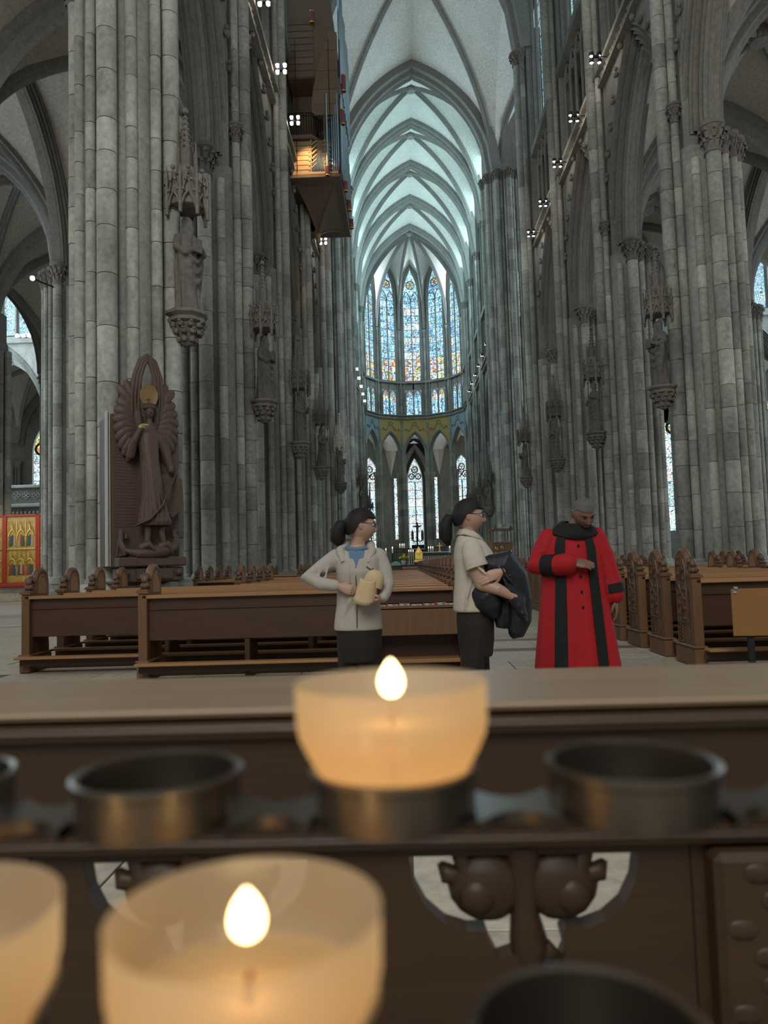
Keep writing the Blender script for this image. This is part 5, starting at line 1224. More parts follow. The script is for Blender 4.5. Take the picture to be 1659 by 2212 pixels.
# pulpit on the right
t = thing('pulpit', 'brown wooden pulpit with a canopy on thin posts beside the right crossing column', 'pulpit', (4.06, 46, 0), math.radians(8))
PX = [(-.62, -.35), (0.1, -.62), (.62, -.35), (.62, .5), (-.62, .5)]
MB().prism([(a*1.04, b*1.04) for a, b in PX], lambda a, b, d: (a, b, d), 2.22, 2.32).build('rail_moulding', M['oak_v'], t); MB().prism(PX, lambda a, b, d: (a, b, d), 1.35, 2.22).build('body', M['oak_v'], t)
MB().prism([(a*.9, b*.9) for a, b in PX], lambda a, b, d: (a, b, d), 1.2, 1.35).build('lower_moulding', M['oak_v'], t); MB().lathe([(.45, 0), (.4, .1), (.22, .25), (.2, .9), (.42, 1.2)], 8).build('pedestal', M['oak_v'], t, 40)
for a, b in ((-.55, -.3), (.55, -.3), (.55, .42), (-.55, .42), (.1, -.55)): MB().bbox(a-.03, a+.03, b-.03, b+.03, 2.3, 3.0, .008).build('post', M['oak_v'], t)
MB().prism([(a*1.1, b*1.1) for a, b in PX], lambda a, b, d: (a, b, d), 3.0, 3.12).build('canopy_board', M['oak_v'], t); MB().prism([(a*.7, b*.7) for a, b in PX], lambda a, b, d: (a, b, d), 3.12, 3.2).build('canopy_top', M['paper'], t)
for a in (-.45, .5): MB().prism([(a-.12, 3.12), (a, 3.36), (a+.12, 3.12)], lambda p_, q_, d: (p_, d, q_), -.5, -.44).build('gable', M['oak_v'], t)
for k, (a, z) in enumerate(((-.42, 1.95), (-.42, 1.62), (-.1, 2.0), (-.1, 1.65), (.25, 1.9), (.45, 1.75))):
    MB().tube([(a+.06*math.cos(q), -.47-.0*k if abs(a) > .2 else -.58, z+.09*math.sin(q)) for q in [2*PI*i/8 for i in range(9)]], .016, 5).build('gilt_emblem', M['gold'], t)
# golden winged altarpiece in the north transept
def altarpiece():
    Y = 34; p0, p1 = px(12, 1116, Y), px(78, 1250, Y); W_ = p1.x-p0.x; H_ = p0.z-p1.z
    M['altar_gold'] = clay('altar_gilding', (.44, .29, .065), .45, .4, .6, 5); M['red_frame'] = mat('red_frame', (.36, .05, .025), .5)
    for key, col in (('paint_a', (.30, .05, .04)), ('paint_b', (.06, .10, .05)), ('paint_c', (.05, .07, .12)), ('paint_d', (.45, .30, .18))): M[key] = mat('panel_'+key, col, .6)
    t = thing('winged_altarpiece', 'golden painted altarpiece with red frame far left beyond the aisle column', 'altarpiece', (p0.x, Y, 0))
    z0 = p1.z
    MB().bbox(-3.4, W_+1.4, .15, .8, 0, z0-.35, .02).build('altar_block', M['pale'], t); MB().bbox(-3.5, W_+1.5, -.1, .8, z0-.35, z0-.2, .02).build('predella', M['red_frame'], t)
    for k in range(-1, 2):
        x = k*(W_+.12); lf = MB().bbox(x, x+W_, .05, .12, z0-.15, z0+H_, .01).build('wing_panel', M['altar_gold'], t)
        for a, b in ((-.06, .04), (W_-.04, W_+.06)): MB().bbox(x+a, x+b, -.02, .14, z0-.2, z0+H_+.04, .01).build('frame_upright', M['red_frame'], t)
        for za, zb in ((z0+H_-.02, z0+H_+.09), (z0-.22, z0-.14)): MB().bbox(x, x+W_, -.02, .14, za, zb, .01).build('frame_rail', M['red_frame'], t)
        cw = (W_-.2)/3
        for c in range(3):
            for r in range(2):
                cx, cz = x+.1+cw*c, z0+.12+r*(H_-.25)/2; S_ = H_/4.2
                fr_ = MB().tube([(cx+cw/2+q, .03, cz+.75*S_+z) for q, z in full_arch(cw/2-.04, .45*S_, 0, 5)], .024, 5).tube([(cx+.01, .03, cz), (cx+.01, .03, cz+1.75*S_)], .02, 5).tube([(cx+cw/2, .03, cz+1.2*S_), (cx+cw/2, .03, cz+1.7*S_)], [.03, .004], 5)
                fr_.tube([(cx+cw*.35, .02, cz+1.75*S_), (cx+cw*.98, .02, cz+1.0*S_)], .016, 4); fr_.build('gilt_arch', M['gold'], lf, 50)
                for q in range(3):
                    fx = cx+cw*(.28+.22*q); m_ = ('paint_a', 'paint_b', 'paint_c', 'paint_d')[(c*2+r+q+k) % 4]
                    MB().lathe([(.075, .08*S_), (.065, .40*S_), (.04, .6*S_), (.045, .7*S_), (.015, .78*S_)], 8, (fx, .04, cz+.02+.05*(q % 2)), sy=.3).build('painted_figure', M[m_], lf, 50)
        MB().bbox(x+.05, x+W_-.05, .0, .05, z0+(H_-.25)/2+.02, z0+(H_-.25)/2+.1, .01).build('gilt_band', M['gold'], lf)
    l = bpy.data.lights.new('altarpiece_lamp', 'SPOT'); l.energy = 900; l.color = (1, .80, .46); l.spot_size = .9; l.spot_blend = .6; l.shadow_soft_size = .2
    o = bpy.data.objects.new('altarpiece_lamp', l); C.objects.link(o); o.location = (p0.x+3.4, Y-5.5, 7.5); d = Vector((p0.x+1, Y, 3))-o.location; o.rotation_euler = d.to_track_quat('-Z', 'Y').to_euler()
    pg_ = px(12, 1048, 54); b = thing('stone_gallery', 'pale carved stone gallery parapet above the golden altarpiece', 'gallery', (pg_.x, 54, 0))
    MB().bbox(-4, 5, -.15, .3, 7.5, 7.72, .03).build('coping', M['pale'], b); MB().bbox(-4, 5, 0, .3, 6.35, 7.5, .02).build('parapet', M['wall'], b); MB().bbox(-4, 5, -.2, .3, 6.1, 6.35, .04).build('string_moulding', M['pale'], b)
    MB().bbox(-4, 5, .05, .3, 0, 6.1, .02).build('lower_wall', M['wall'], b)
    for k in range(12):
        x = -3.5+.72*k
        for q in range(4): MB().tube([(x+.14*math.cos(q*PI/2)+.12*math.cos(w_), -.02, 6.95+.14*math.sin(q*PI/2)+.12*math.sin(w_)) for w_ in [2*PI*i/8 for i in range(9)]], .03, 4).build('quatrefoil', M['pale'], b)
    for k in range(28): MB().ball((-3.6+.3*k, -.03, 5.7), (.09, .06, .12), 6, 4).build('dentil', M['pale'], b)
altarpiece()

# ------------------------------------------------------------------ foreground: kneeler rail, candle rack, votive candles
M['rail_top'] = wood('pale_worn_rail', (.19, .125, .075), (.34, .235, .15), .35, (1, 9, 9), 3.0)
M['rail_dark'] = wood('dark_rail', (.030, .014, .006), (.060, .030, .013), .5, (1, 12, 12), 2.5)
M['steel'] = mat('dull_steel', (.16, .13, .10), .33, .9); M['steel_dark'] = mat('dark_steel', (.022, .018, .014), .45, .6)
t = thing('prayer_rail', 'dark carved wooden prayer rail with a pale worn top, right behind the candles', 'rail', (-1.75, .62, 0))
a_ = MB().bbox(-1.3, 1.25, .036, .23, 1.071, 1.08, .004).build('rail_top', M['rail_top'], t)
MB().bbox(-1.3, 1.25, .044, .075, .955, 1.071, .006).build('front_rail', M['rail_dark'], t); MB().tube([(-1.3, .043, 1.06), (1.25, .043, 1.06)], .009, 8).build('rail_moulding', M['rail_dark'], t); MB().tube([(-1.3, .040, .965), (1.25, .040, .965)], .008, 8).build('rail_moulding', M['rail_dark'], t)
import bmesh
def pierced(x0, x1, z0, z1, hole, y, th):
    bm = bmesh.new()
    def loop(pts):
        vs = [bm.verts.new((a, y, b)) for a, b in pts]; return [bm.edges.new((vs[i], vs[(i+1) % len(vs)])) for i in range(len(vs))]
    e = loop([(x0, z0), (x1, z0), (x1, z1), (x0, z1)]) + loop(hole)
    bmesh.ops.triangle_fill(bm, use_beauty=True, edges=e)
    r = bmesh.ops.extrude_face_region(bm, geom=bm.faces[:]); bmesh.ops.translate(bm, verts=[v for v in r['geom'] if isinstance(v, bmesh.types.BMVert)], vec=(0, th, 0))
    bmesh.ops.recalc_face_normals(bm, faces=bm.faces[:]); me = bpy.data.meshes.new('pierced_panel'); bm.to_mesh(me); bm.free(); me.materials.append(M['rail_dark']); return me
hole = [(-.098, .949), (.098, .949), (.094, .925), (.084, .906), (.068, .893), (.05, .887), (.034, .889), (.03, .882), (.033, .868), (.026, .854), (.012, .852), (0, .866), (-.012, .866), (-.024, .862), (-.03, .874), (-.034, .886), (-.05, .886), (-.068, .892), (-.084, .906), (-.094, .925)]
pm = None
for i, cx in enumerate((-.585, -.23, .053, .335, .615)):
    hw = .1415 if i not in (0,) else .21
    link('pierced_panel', pierced(-hw, hw, .40, .955, hole, 0, .022), t, (cx, .046, 0))
    fo = MB()
    for sx in (-1, 1):
        fo.ball((sx*.031, .004, .921), (.034, .016, .030), 12, 8); fo.ball((sx*.040, -.004, .915), (.018, .012, .016), 8, 5)
        fo.tube([(sx*.055, .004, .952), (sx*.050, .002, .938), (sx*.044, .004, .926)], [.008, .009, .014], 7); fo.tube([(sx*.052, .004, .928), (sx*.066, .002, .932), (sx*.071, .004, .940)], [.008, .009, .003], 7)
    fo.tube([(0, .006, .955), (0, .004, .90), (.003, .004, .872), (.001, .006, .85)], [.018, .012, .017, .012], 9); fo.ball((-.06, .01, .96), .012, 6, 4)
    fo.tube([(.004, .006, .862), (.02, .005, .866), (.028, .006, .86)], [.006, .008, .003], 6)
    link('carved_foliage', fo.mesh('carved_foliage', M['rail_dark'], 60), t, (cx, .052, 0))
MB().bbox(.205, .275, .02, .05, .3, .955, .006).build('carved_post', M['rail_dark'], t)
cp_ = MB()
for k in range(26): cp_.ball((.24+.016*math.sin(k*2.2), .021, .94-.022*k), (.015, .004, .009), 7, 5)
cp_.build('carved_leafwork', M['rail_dark'], t, 60)['kind'] = 'stuff'
for x in (-1.28, 1.18): MB().bbox(x, x+.06, .05, .22, 0, 1.05, .01).build('end_post', M['rail_dark'], t)
MB().bbox(-1.3, 1.25, .046, .07, .05, .40, .006).build('lower_board', M['rail_dark'], t)
# the rack: rings joined by scalloped steel straps, two steps
R1Y, R1Z, R2Y, R2Z, DX, RX = .250, 1.1345, .178, 1.0945, .0768, -1.796
t = thing('candle_rack', 'dark steel votive candle rack of open rings in front of the rail', 'rack', (RX, .21, 1.0))
def ring_at(x, y, z, near=True):
    o = Vector((x-RX, y-.21, z-1.0))
    r = MB().lathe([(.0258, -.015), (.0264, -.0145), (.0264, -.0025), (.0274, -.0018), (.0274, 0), (.0262, .0008), (.0248, 0), (.0248, -.0145), (.0258, -.015)], 40, tuple(o), cap=False).build('ring', M['steel'], t, 40)
    MB().lathe([(.001, -.0140), (.0248, -.0140)], 24, tuple(o), cap=False).build('ring_floor', M['steel_dark'], r)
for i in range(-3, 4): ring_at(RX+DX*i, R1Y, R1Z)
for i in range(-3, 4): ring_at(RX-.0330+DX*i, R2Y, R2Z)
for (y, z, off) in ((R1Y, R1Z, 0), (R2Y, R2Z, -.0330)):
    for i in range(-3, 3):
        x0 = off+DX*i+.0255; x1 = off+DX*(i+1)-.0255; top, bot = [], []
        for k in range(9):
            q = k/8; x = x0+(x1-x0)*q; s_ = .013-.010*math.sin(PI*q); top.append((x, y-.21+s_+.004, z-1.0-.0125)); bot.append((x, y-.21-s_-.004, z-1.0-.0125))
        MB().loft([bot, top], closed=False, cap=False).loft([[(p[0], p[1], p[2]-.004) for p in bot], bot], closed=False, cap=False).loft([top, [(p[0], p[1], p[2]-.004) for p in top]], closed=False, cap=False).loft([[(p[0], p[1], p[2]-.004) for p in top], [(p[0], p[1], p[2]-.004) for p in bot]], closed=False, cap=False).build('strap', M['steel'], t, 40)
for y, z in ((R2Y, R2Z),):
    MB().bbox(-.28, .28, y-.21-.012, y-.21+.012, z-1.0-.026, z-1.0-.016, .002).build('bearer', M['steel_dark'], t)
for x in (-.26, .26): MB().bbox(x-.01, x+.01, -.06, .07, -1.0, .09, .003).build('upright', M['steel_dark'], t); 
# votive candles
def cupmat():
    m = bpy.data.materials.new('candle_cup'); m.use_nodes = True; t_ = NT(m); t_.t.nodes.remove(t_.b); o = t_.t.nodes['Material Output']
    tr = t_.n('ShaderNodeBsdfTranslucent'); tr.inputs[0].default_value = (.98, .76, .46, 1); df = t_.n('ShaderNodeBsdfDiffuse'); df.inputs[0].default_value = (.80, .62, .42, 1)
    gl = t_.n('ShaderNodeBsdfGlossy'); gl.inputs[1].default_value = .25; tp = t_.n('ShaderNodeBsdfTransparent'); tp.inputs[0].default_value = (1, .92, .8, 1)
    m1 = t_.n('ShaderNodeMixShader'); m1.inputs[0].default_value = .36; t_.l(tr.outputs[0], m1.inputs[1]); t_.l(df.outputs[0], m1.inputs[2])
    m2 = t_.n('ShaderNodeMixShader'); m2.inputs[0].default_value = .05; t_.l(m1.outputs[0], m2.inputs[1]); t_.l(gl.outputs[0], m2.inputs[2])
    m3 = t_.n('ShaderNodeMixShader'); m3.inputs[0].default_value = .22; t_.l(m2.outputs[0], m3.inputs[1]); t_.l(tp.outputs[0], m3.inputs[2]); t_.l(m3.outputs[0], o.inputs[0]); return m
def waxmat():
    m = bpy.data.materials.new('candle_wax'); m.use_nodes = True; t_ = NT(m); t_.t.nodes.remove(t_.b); o = t_.t.nodes['Material Output']
    tr = t_.n('ShaderNodeBsdfTranslucent'); tr.inputs[0].default_value = (1, .82, .52, 1); df = t_.n('ShaderNodeBsdfDiffuse'); df.inputs[0].default_value = (.85, .70, .45, 1); tp = t_.n('ShaderNodeBsdfTransparent'); tp.inputs[0].default_value = (1, .88, .62, 1)
    m1 = t_.n('ShaderNodeMixShader'); m1.inputs[0].default_value = .45; t_.l(tr.outputs[0], m1.inputs[1]); t_.l(df.outputs[0], m1.inputs[2])
    m3 = t_.n('ShaderNodeMixShader'); m3.inputs[0].default_value = .55; t_.l(m1.outputs[0], m3.inputs[1]); t_.l(tp.outputs[0], m3.inputs[2]); t_.l(m3.outputs[0], o.inputs[0]); return m
M['cup'], M['wax'] = cupmat(), waxmat()
M['flame'] = mat('flame', (1, .8, .4), .5, emit=(1.0, .74, .34), estr=9); M['wick'] = mat('wick', (.25, .08, .03), .8)
def votive(x, y, zb, label, lit=True, wax_h=.021, dx=0.0, fz=.0275, fh=.0135, watt=.03):
    t = thing('votive_candle', label, 'candle', (x, y, zb), 0, 'votive candles')
    MB().lathe([(.002, 0), (.0175, 0), (.0205, .0022), (.0232, .007), (.0244, .010), (.0276, .0155), (.0300, .0205), (.0308, .024), (.0310, .0366), (.0312, .0373)], 48, cap=False).build('cup', M['cup'], t, 60)
    MB().lathe([(.0304, wax_h+.0006), (.028, wax_h-.0002), (.012, wax_h-.0006), (.001, wax_h-.0008)], 36, (0, 0, 0), cap=False).build('wax', M['wax'], t, 60)
    MB().tube([(dx, 0, .002), (dx, 0, wax_h), (dx+.0005, 0, wax_h+.006)], [.0011, .0011, .0008], 6).build('wick', M['wick'], t)
    if lit:
        MB().lathe([(.0003, 0), (.0016, .0003), (.0027, .0011), (.0034, fh*.18), (.0038, fh*.28), (.00395, fh*.38), (.0038, fh*.48), (.0034, fh*.60), (.0027, fh*.72), (.0019, fh*.83), (.0010, fh*.93), (.0002, fh)], 28, (dx, 0, fz)).build('flame', M['flame'], t, 80)
        for nm, zz, pw in (('flame_wax_light', fz+fh*.45, watt), ('flame_wax_light', wax_h-.006, watt*.35)):  # flame light, plus an added point light inside the wax for its glow
            l = bpy.data.lights.new(nm, 'POINT'); l.energy = pw; l.color = (1, .60, .25); l.shadow_soft_size = .004; o = bpy.data.objects.new(nm, l); C.objects.link(o); o.location = (x+dx, y, zb+zz)
    return t
votive(RX, .249, 1.1248, 'lit votive candle in a pale cup on the upper rack row, nearest the middle', True, .024, .0002, .0322, .0120, .075)
votive(RX-.0330, R2Y, 1.0848, 'large lit votive candle in the foreground on the lower rack row', True, .0175, .0002, .0305, .0113, .062)
votive(RX-.0330-DX, R2Y, 1.0848, 'votive candle cut off by the left edge, lower rack row', True, .0175, -.004, .0305, .0113, .04)
# ------------------------------------------------------------------ people
def skin(name, col): return clay(name, col, .06, .5, .35, 30, .05)
M['skin_w'] = skin('skin_light_brown', (.40, .235, .165)); M['skin_m'] = skin('skin_brown', (.17, .085, .055)); M['hair'] = clay('black_hair', (.013, .010, .009), .3, .62, .22, 60, .4)
M['hair_grey'] = clay('grey_hair', (.10, .092, .085), .4, .7, .3, 90, .5)
M['hoodie'] = clay('light_grey_knit', (.37, .325, .275), .06, .85, .2, 40, .2); M['polo'] = clay('cream_polo', (.46, .39, .315), .05, .85, .2, 60, .15)
M['blue'] = mat('blue_shirt', (.10, .16, .24), .8); M['trousers'] = clay('dark_brown_trousers', (.022, .016, .013), .2, .8, .2, 20, .2)
M['cassock'] = clay('red_cassock', (.33, .009, .013), .10, .75, .25, 12, .2); M['band'] = clay('black_band', (.012, .013, .011), .2, .8, .2, 20, .2)
M['jacket'] = clay('black_jacket', (.010, .010, .013), .3, .5, .4, 15, .5); M['straw'] = clay('straw_weave', (.50, .36, .20), .10, .9, .15, 50, .4)
M['lip'] = mat('lips', (.33, .165, .125), .5); M['lip_m'] = mat('brown_lips', (.14, .06, .045), .5); M['eye_white'] = mat('eye_white', (.7, .68, .64), .3); M['eye_dark'] = mat('eye_dark', (.01, .008, .007), .25); M['spec_frame'] = mat('spectacle_frame', (.02, .02, .025), .3); M['ring_gold'] = M['gold']
def lens_mat():
    m = bpy.data.materials.new('spectacle_lens'); m.use_nodes = True; t_ = NT(m); b = t_.b; b.inputs['Base Color'].default_value = (.8, .9, .95, 1); b.inputs['Roughness'].default_value = .05; b.inputs['Transmission Weight'].default_value = .9; b.inputs['IOR'].default_value = 1.1; return m
M['lens'] = lens_mat()
def rotM(yaw, pitch=0.0, roll=0.0): return Matrix.Rotation(yaw, 4, 'Z') @ Matrix.Rotation(pitch, 4, 'X') @ Matrix.Rotation(roll, 4, 'Y')
def head_geo(mb, Mh, male=False):
    """face along -Y, centre of the head at the origin; height .23 m"""
    nu, nv = 64, 44; st = len(mb.v); rings = []
    for i in range(nv+1):
        th = max(.03, min(PI-.03, PI*i/nv)); ring = []
        for j in range(nu):
            ph = 2*PI*j/nu; x, y, z = math.sin(th)*math.cos(ph), math.sin(th)*math.sin(ph), -math.cos(th)
            k = max(0, -z); rx = .077*(1-.30*k**1.5); ry = .097*(1-.16*k**2); X, Y, Z = x*rx, y*ry + (.012 if y > 0 else 0)*(1-abs(z)), z*.118
            fr = max(0, -y)
            if fr > 0:
                g = lambda cx, cz, sx, sz: math.exp(-((x-cx)/sx)**2 - ((z-cz)/sz)**2)*fr
                Y -= .024*g(0, -.20, .13, .15) + .012*g(0, .02, .10, .20)            # nose tip, bridge
                Y -= .006*g(.15, -.24, .09, .08) + .006*g(-.15, -.24, .09, .08)      # nostrils
                Y += .010*g(.40, .10, .22, .10) + .010*g(-.40, .10, .22, .10)        # eye sockets
                Y -= .006*g(.38, .27, .30, .07) + .006*g(-.38, .27, .30, .07)        # brows
                Y -= .0045*g(0, -.47, .30, .06) + .004*g(0, -.57, .26, .06)         # lips
                Y += .003*g(0, -.52, .30, .03)
                Y -= .012*g(0, -.82, .34, .16)                                       # chin
                Y -= .005*g(.55, -.22, .25, .25) + .005*g(-.55, -.22, .25, .25)      # cheeks
            ring.append((X, Y, Z))
        rings.append(ring)
    mb.loft(rings)
    for s in (-1, 1):
        mb.tube([(s*.072, .004, .020), (s*.081, .018, .026), (s*.083, .024, .004), (s*.077, .012, -.022), (s*.071, .0, -.026)], [.007, .009, .009, .008, .005], 7)
        mb.ball((s*.076, .010, .0), (.008, .014, .022), 7, 5)
    mb.xf(Mh, st)
def face_bits(par, Mh, lipm='lip', brow='hair', down=False):
    for s in (-1, 1):
        e = MB().ball((s*.031, -.0795, .012), (.0125, .0105, .0085), 10, 7).xf(Mh).build('eye', M['eye_white'], par, 60)
        MB().ball((s*.031, -.0880, .012), (.0055, .004, .0055), 8, 5).xf(Mh).build('iris', M['eye_dark'], e, 60)
        if down: MB().ball((s*.031, -.0805, .0145), (.0138, .0112, .0088), 10, 7).xf(Mh).build('eyelid', M['skin_m'], e, 60)
        MB().tube([(s*.015, -.094, .030), (s*.032, -.0925, .035), (s*.050, -.080, .030)], [.0025, .004, .002], 6).xf(Mh).build('eyebrow', M[brow], par, 60)
        MB().tube([(s*.019, -.0895, .0175), (s*.031, -.0925, .0205), (s*.044, -.085, .017)], [.0012, .002, .0012], 5).xf(Mh).build('eyelid', M[brow], e, 60)
    MB().tube([(-.022, -.081, -.0595), (-.012, -.0885, -.0565), (0, -.0895, -.0580), (.012, -.0885, -.0565), (.022, -.081, -.0595)], [.0015, .003, .003, .003, .0015], 6).tube([(-.020, -.081, -.063), (0, -.0885, -.0662), (.020, -.081, -.063)], [.0015, .0035, .0015], 6).xf(Mh).build('mouth', M[lipm], par, 60)
def hair_cap(Mh, name, m, par, line=.40, thick=.012, back=-.45, grow=1.0, side=.0):
    """shell over the skull; the lower edge runs from the hairline at the brow round the ears to the nape"""
    nu, nv = 48, 16; outer, inner = [], []
    for i in range(nv+1):
        ro, ri = [], []
        for j in range(nu):
            ph = 2*PI*j/nu; f = -math.sin(ph)           # 1 at the face, -1 at the back
            low = line if f > .42 else (line + (side-line)*(.42-f)/.5 if f > -.08 else side + (back-side)*min(1, (-f-.08)/.5))
            z = 1 - (1-low)*(i/nv)**1.0; z = min(.998, z); th = math.acos(z); x, y = math.sin(th)*math.cos(ph), math.sin(th)*math.sin(ph)
            w_ = .0015*math.sin(ph*23+z*5)
            for rr, q in ((ro, thick+w_), (ri, -.012)):
                rr.append((x*(.077+q), y*(.097+q) + (.012 if y > 0 else 0)*(1-abs(z)), z*(.118+q)))
        outer.append(ro); inner.append(ri)
    mb = MB().loft(outer+inner[::-1]); return mb.xf(Mh).build(name, M[m], par, 50)
def hand_geo(mb, W, s=1, curl=(.5, .55, .6, .65), k=1.0, spread=.0, thumb=.5):
    """hand at the wrist frame W: +X runs along the fingers, +Z is the back of the hand, thumb on the s*Y side"""
    st = len(mb.v)
    mb.loft([[(x, w_*math.cos(a), t_*math.sin(a)) for a in [2*PI*i/12 for i in range(12)]] for x, w_, t_ in ((-.02, .026, .019), (0, .027, .018), (.03, .036, .016), (.06, .041, .0145), (.085, .040, .012), (.092, .034, .008))])
    for f, (y, L, r) in enumerate(((.030, .072, .0088), (.0105, .080, .0092), (-.0095, .074, .0088), (-.029, .058, .0078))):
        c = curl[f]; a = -.12; p = Vector((.082, s*y, .0)); pts = [p - Vector((.02, 0, 0)), p]; d = 0.0
        for seg, fr in ((.45, .8), (.32, 1.1), (.23, .8)):
            d -= c*fr; yaw = s*y*spread*20; p = p + Vector((math.cos(d)*math.cos(yaw), math.sin(yaw)*.6, math.sin(d)))*L*seg; pts.append(p)
        mb.tube(pts, [r, r*1.02, r*.98, r*.92, r*.75], 8); mb.ball(pts[-1], r*.78, 7, 5)
    p = [(.012, s*.022, -.006), (.035, s*.043, -.014-.01*thumb), (.060, s*(.054-.014*thumb), -.022-.016*thumb), (.083, s*(.056-.026*thumb), -.026-.02*thumb)]
    mb.tube(p, [.0135, .0125, .0108, .0085], 8); mb.ball(p[-1], .0088, 7, 5)
    S = Matrix.Scale(k, 4); mb.xf(W @ S, st)
def wrist(p, d, up):
    x = Vector(d).normalized(); z = Vector(up); z = (z - x*z.dot(x)).normalized(); y = z.cross(x)
    return Matrix(((x.x, y.x, z.x, p[0]), (x.y, y.y, z.y, p[1]), (x.z, y.z, z.z, p[2]), (0, 0, 0, 1)))
def limb(mb, pts, rad, n=14): mb.tube(pts, rad, n); mb.ball(pts[0], rad[0], n, 8); mb.ball(pts[-1], rad[-1]*.98, n, 8)
def torso(mb, rings, n=36):
    mb.loft([[(cx+rx*math.copysign(abs(math.cos(a))**.85, math.cos(a)), cy+ry*math.copysign(abs(math.sin(a))**.9, math.sin(a)), z) for a in [2*PI*i/n for i in range(n)]] for z, rx, ry, cx, cy in rings])
def glasses(Mh, par):
    g = MB()
    for s in (-1, 1):
        g.tube([(s*.033+.022*math.cos(a), -.103+.006*abs(math.cos(a)), .010+.016*math.sin(a)) for a in [2*PI*i/14 for i in range(15)]], .0018, 5)
        g.tube([(s*.055, -.097, .016), (s*.074, -.05, .018), (s*.083, .015, .016)], .0018, 5)
    g.tube([(-.011, -.104, .013), (0, -.107, .015), (.011, -.104, .013)], .0016, 5)
    o = g.xf(Mh).build('spectacles', M['spec_frame'], par, 60)
    for s in (-1, 1): MB().add([(s*.033+.021*math.cos(a), -.1035, .010+.015*math.sin(a)) for a in [2*PI*i/14 for i in range(14)]], [tuple(range(14))]).xf(Mh).build('lens', M['lens'], o)
def shoes(par, pts, yaw, m='black'):
    for x, y in pts:
        MB().loft([[(cx, cy, z) for cx, cy in [(.042*k*math.cos(a), -.05+.135*k*math.sin(a)) for a in [2*PI*i/16 for i in range(16)]]] for z, k in ((0, 1), (.025, 1.0), (.05, .9), (.085, .55))]).xf(Matrix.Translation((x, y, 0)) @ Matrix.Rotation(yaw, 4, 'Z')).build('shoe', M[m], par, 60)

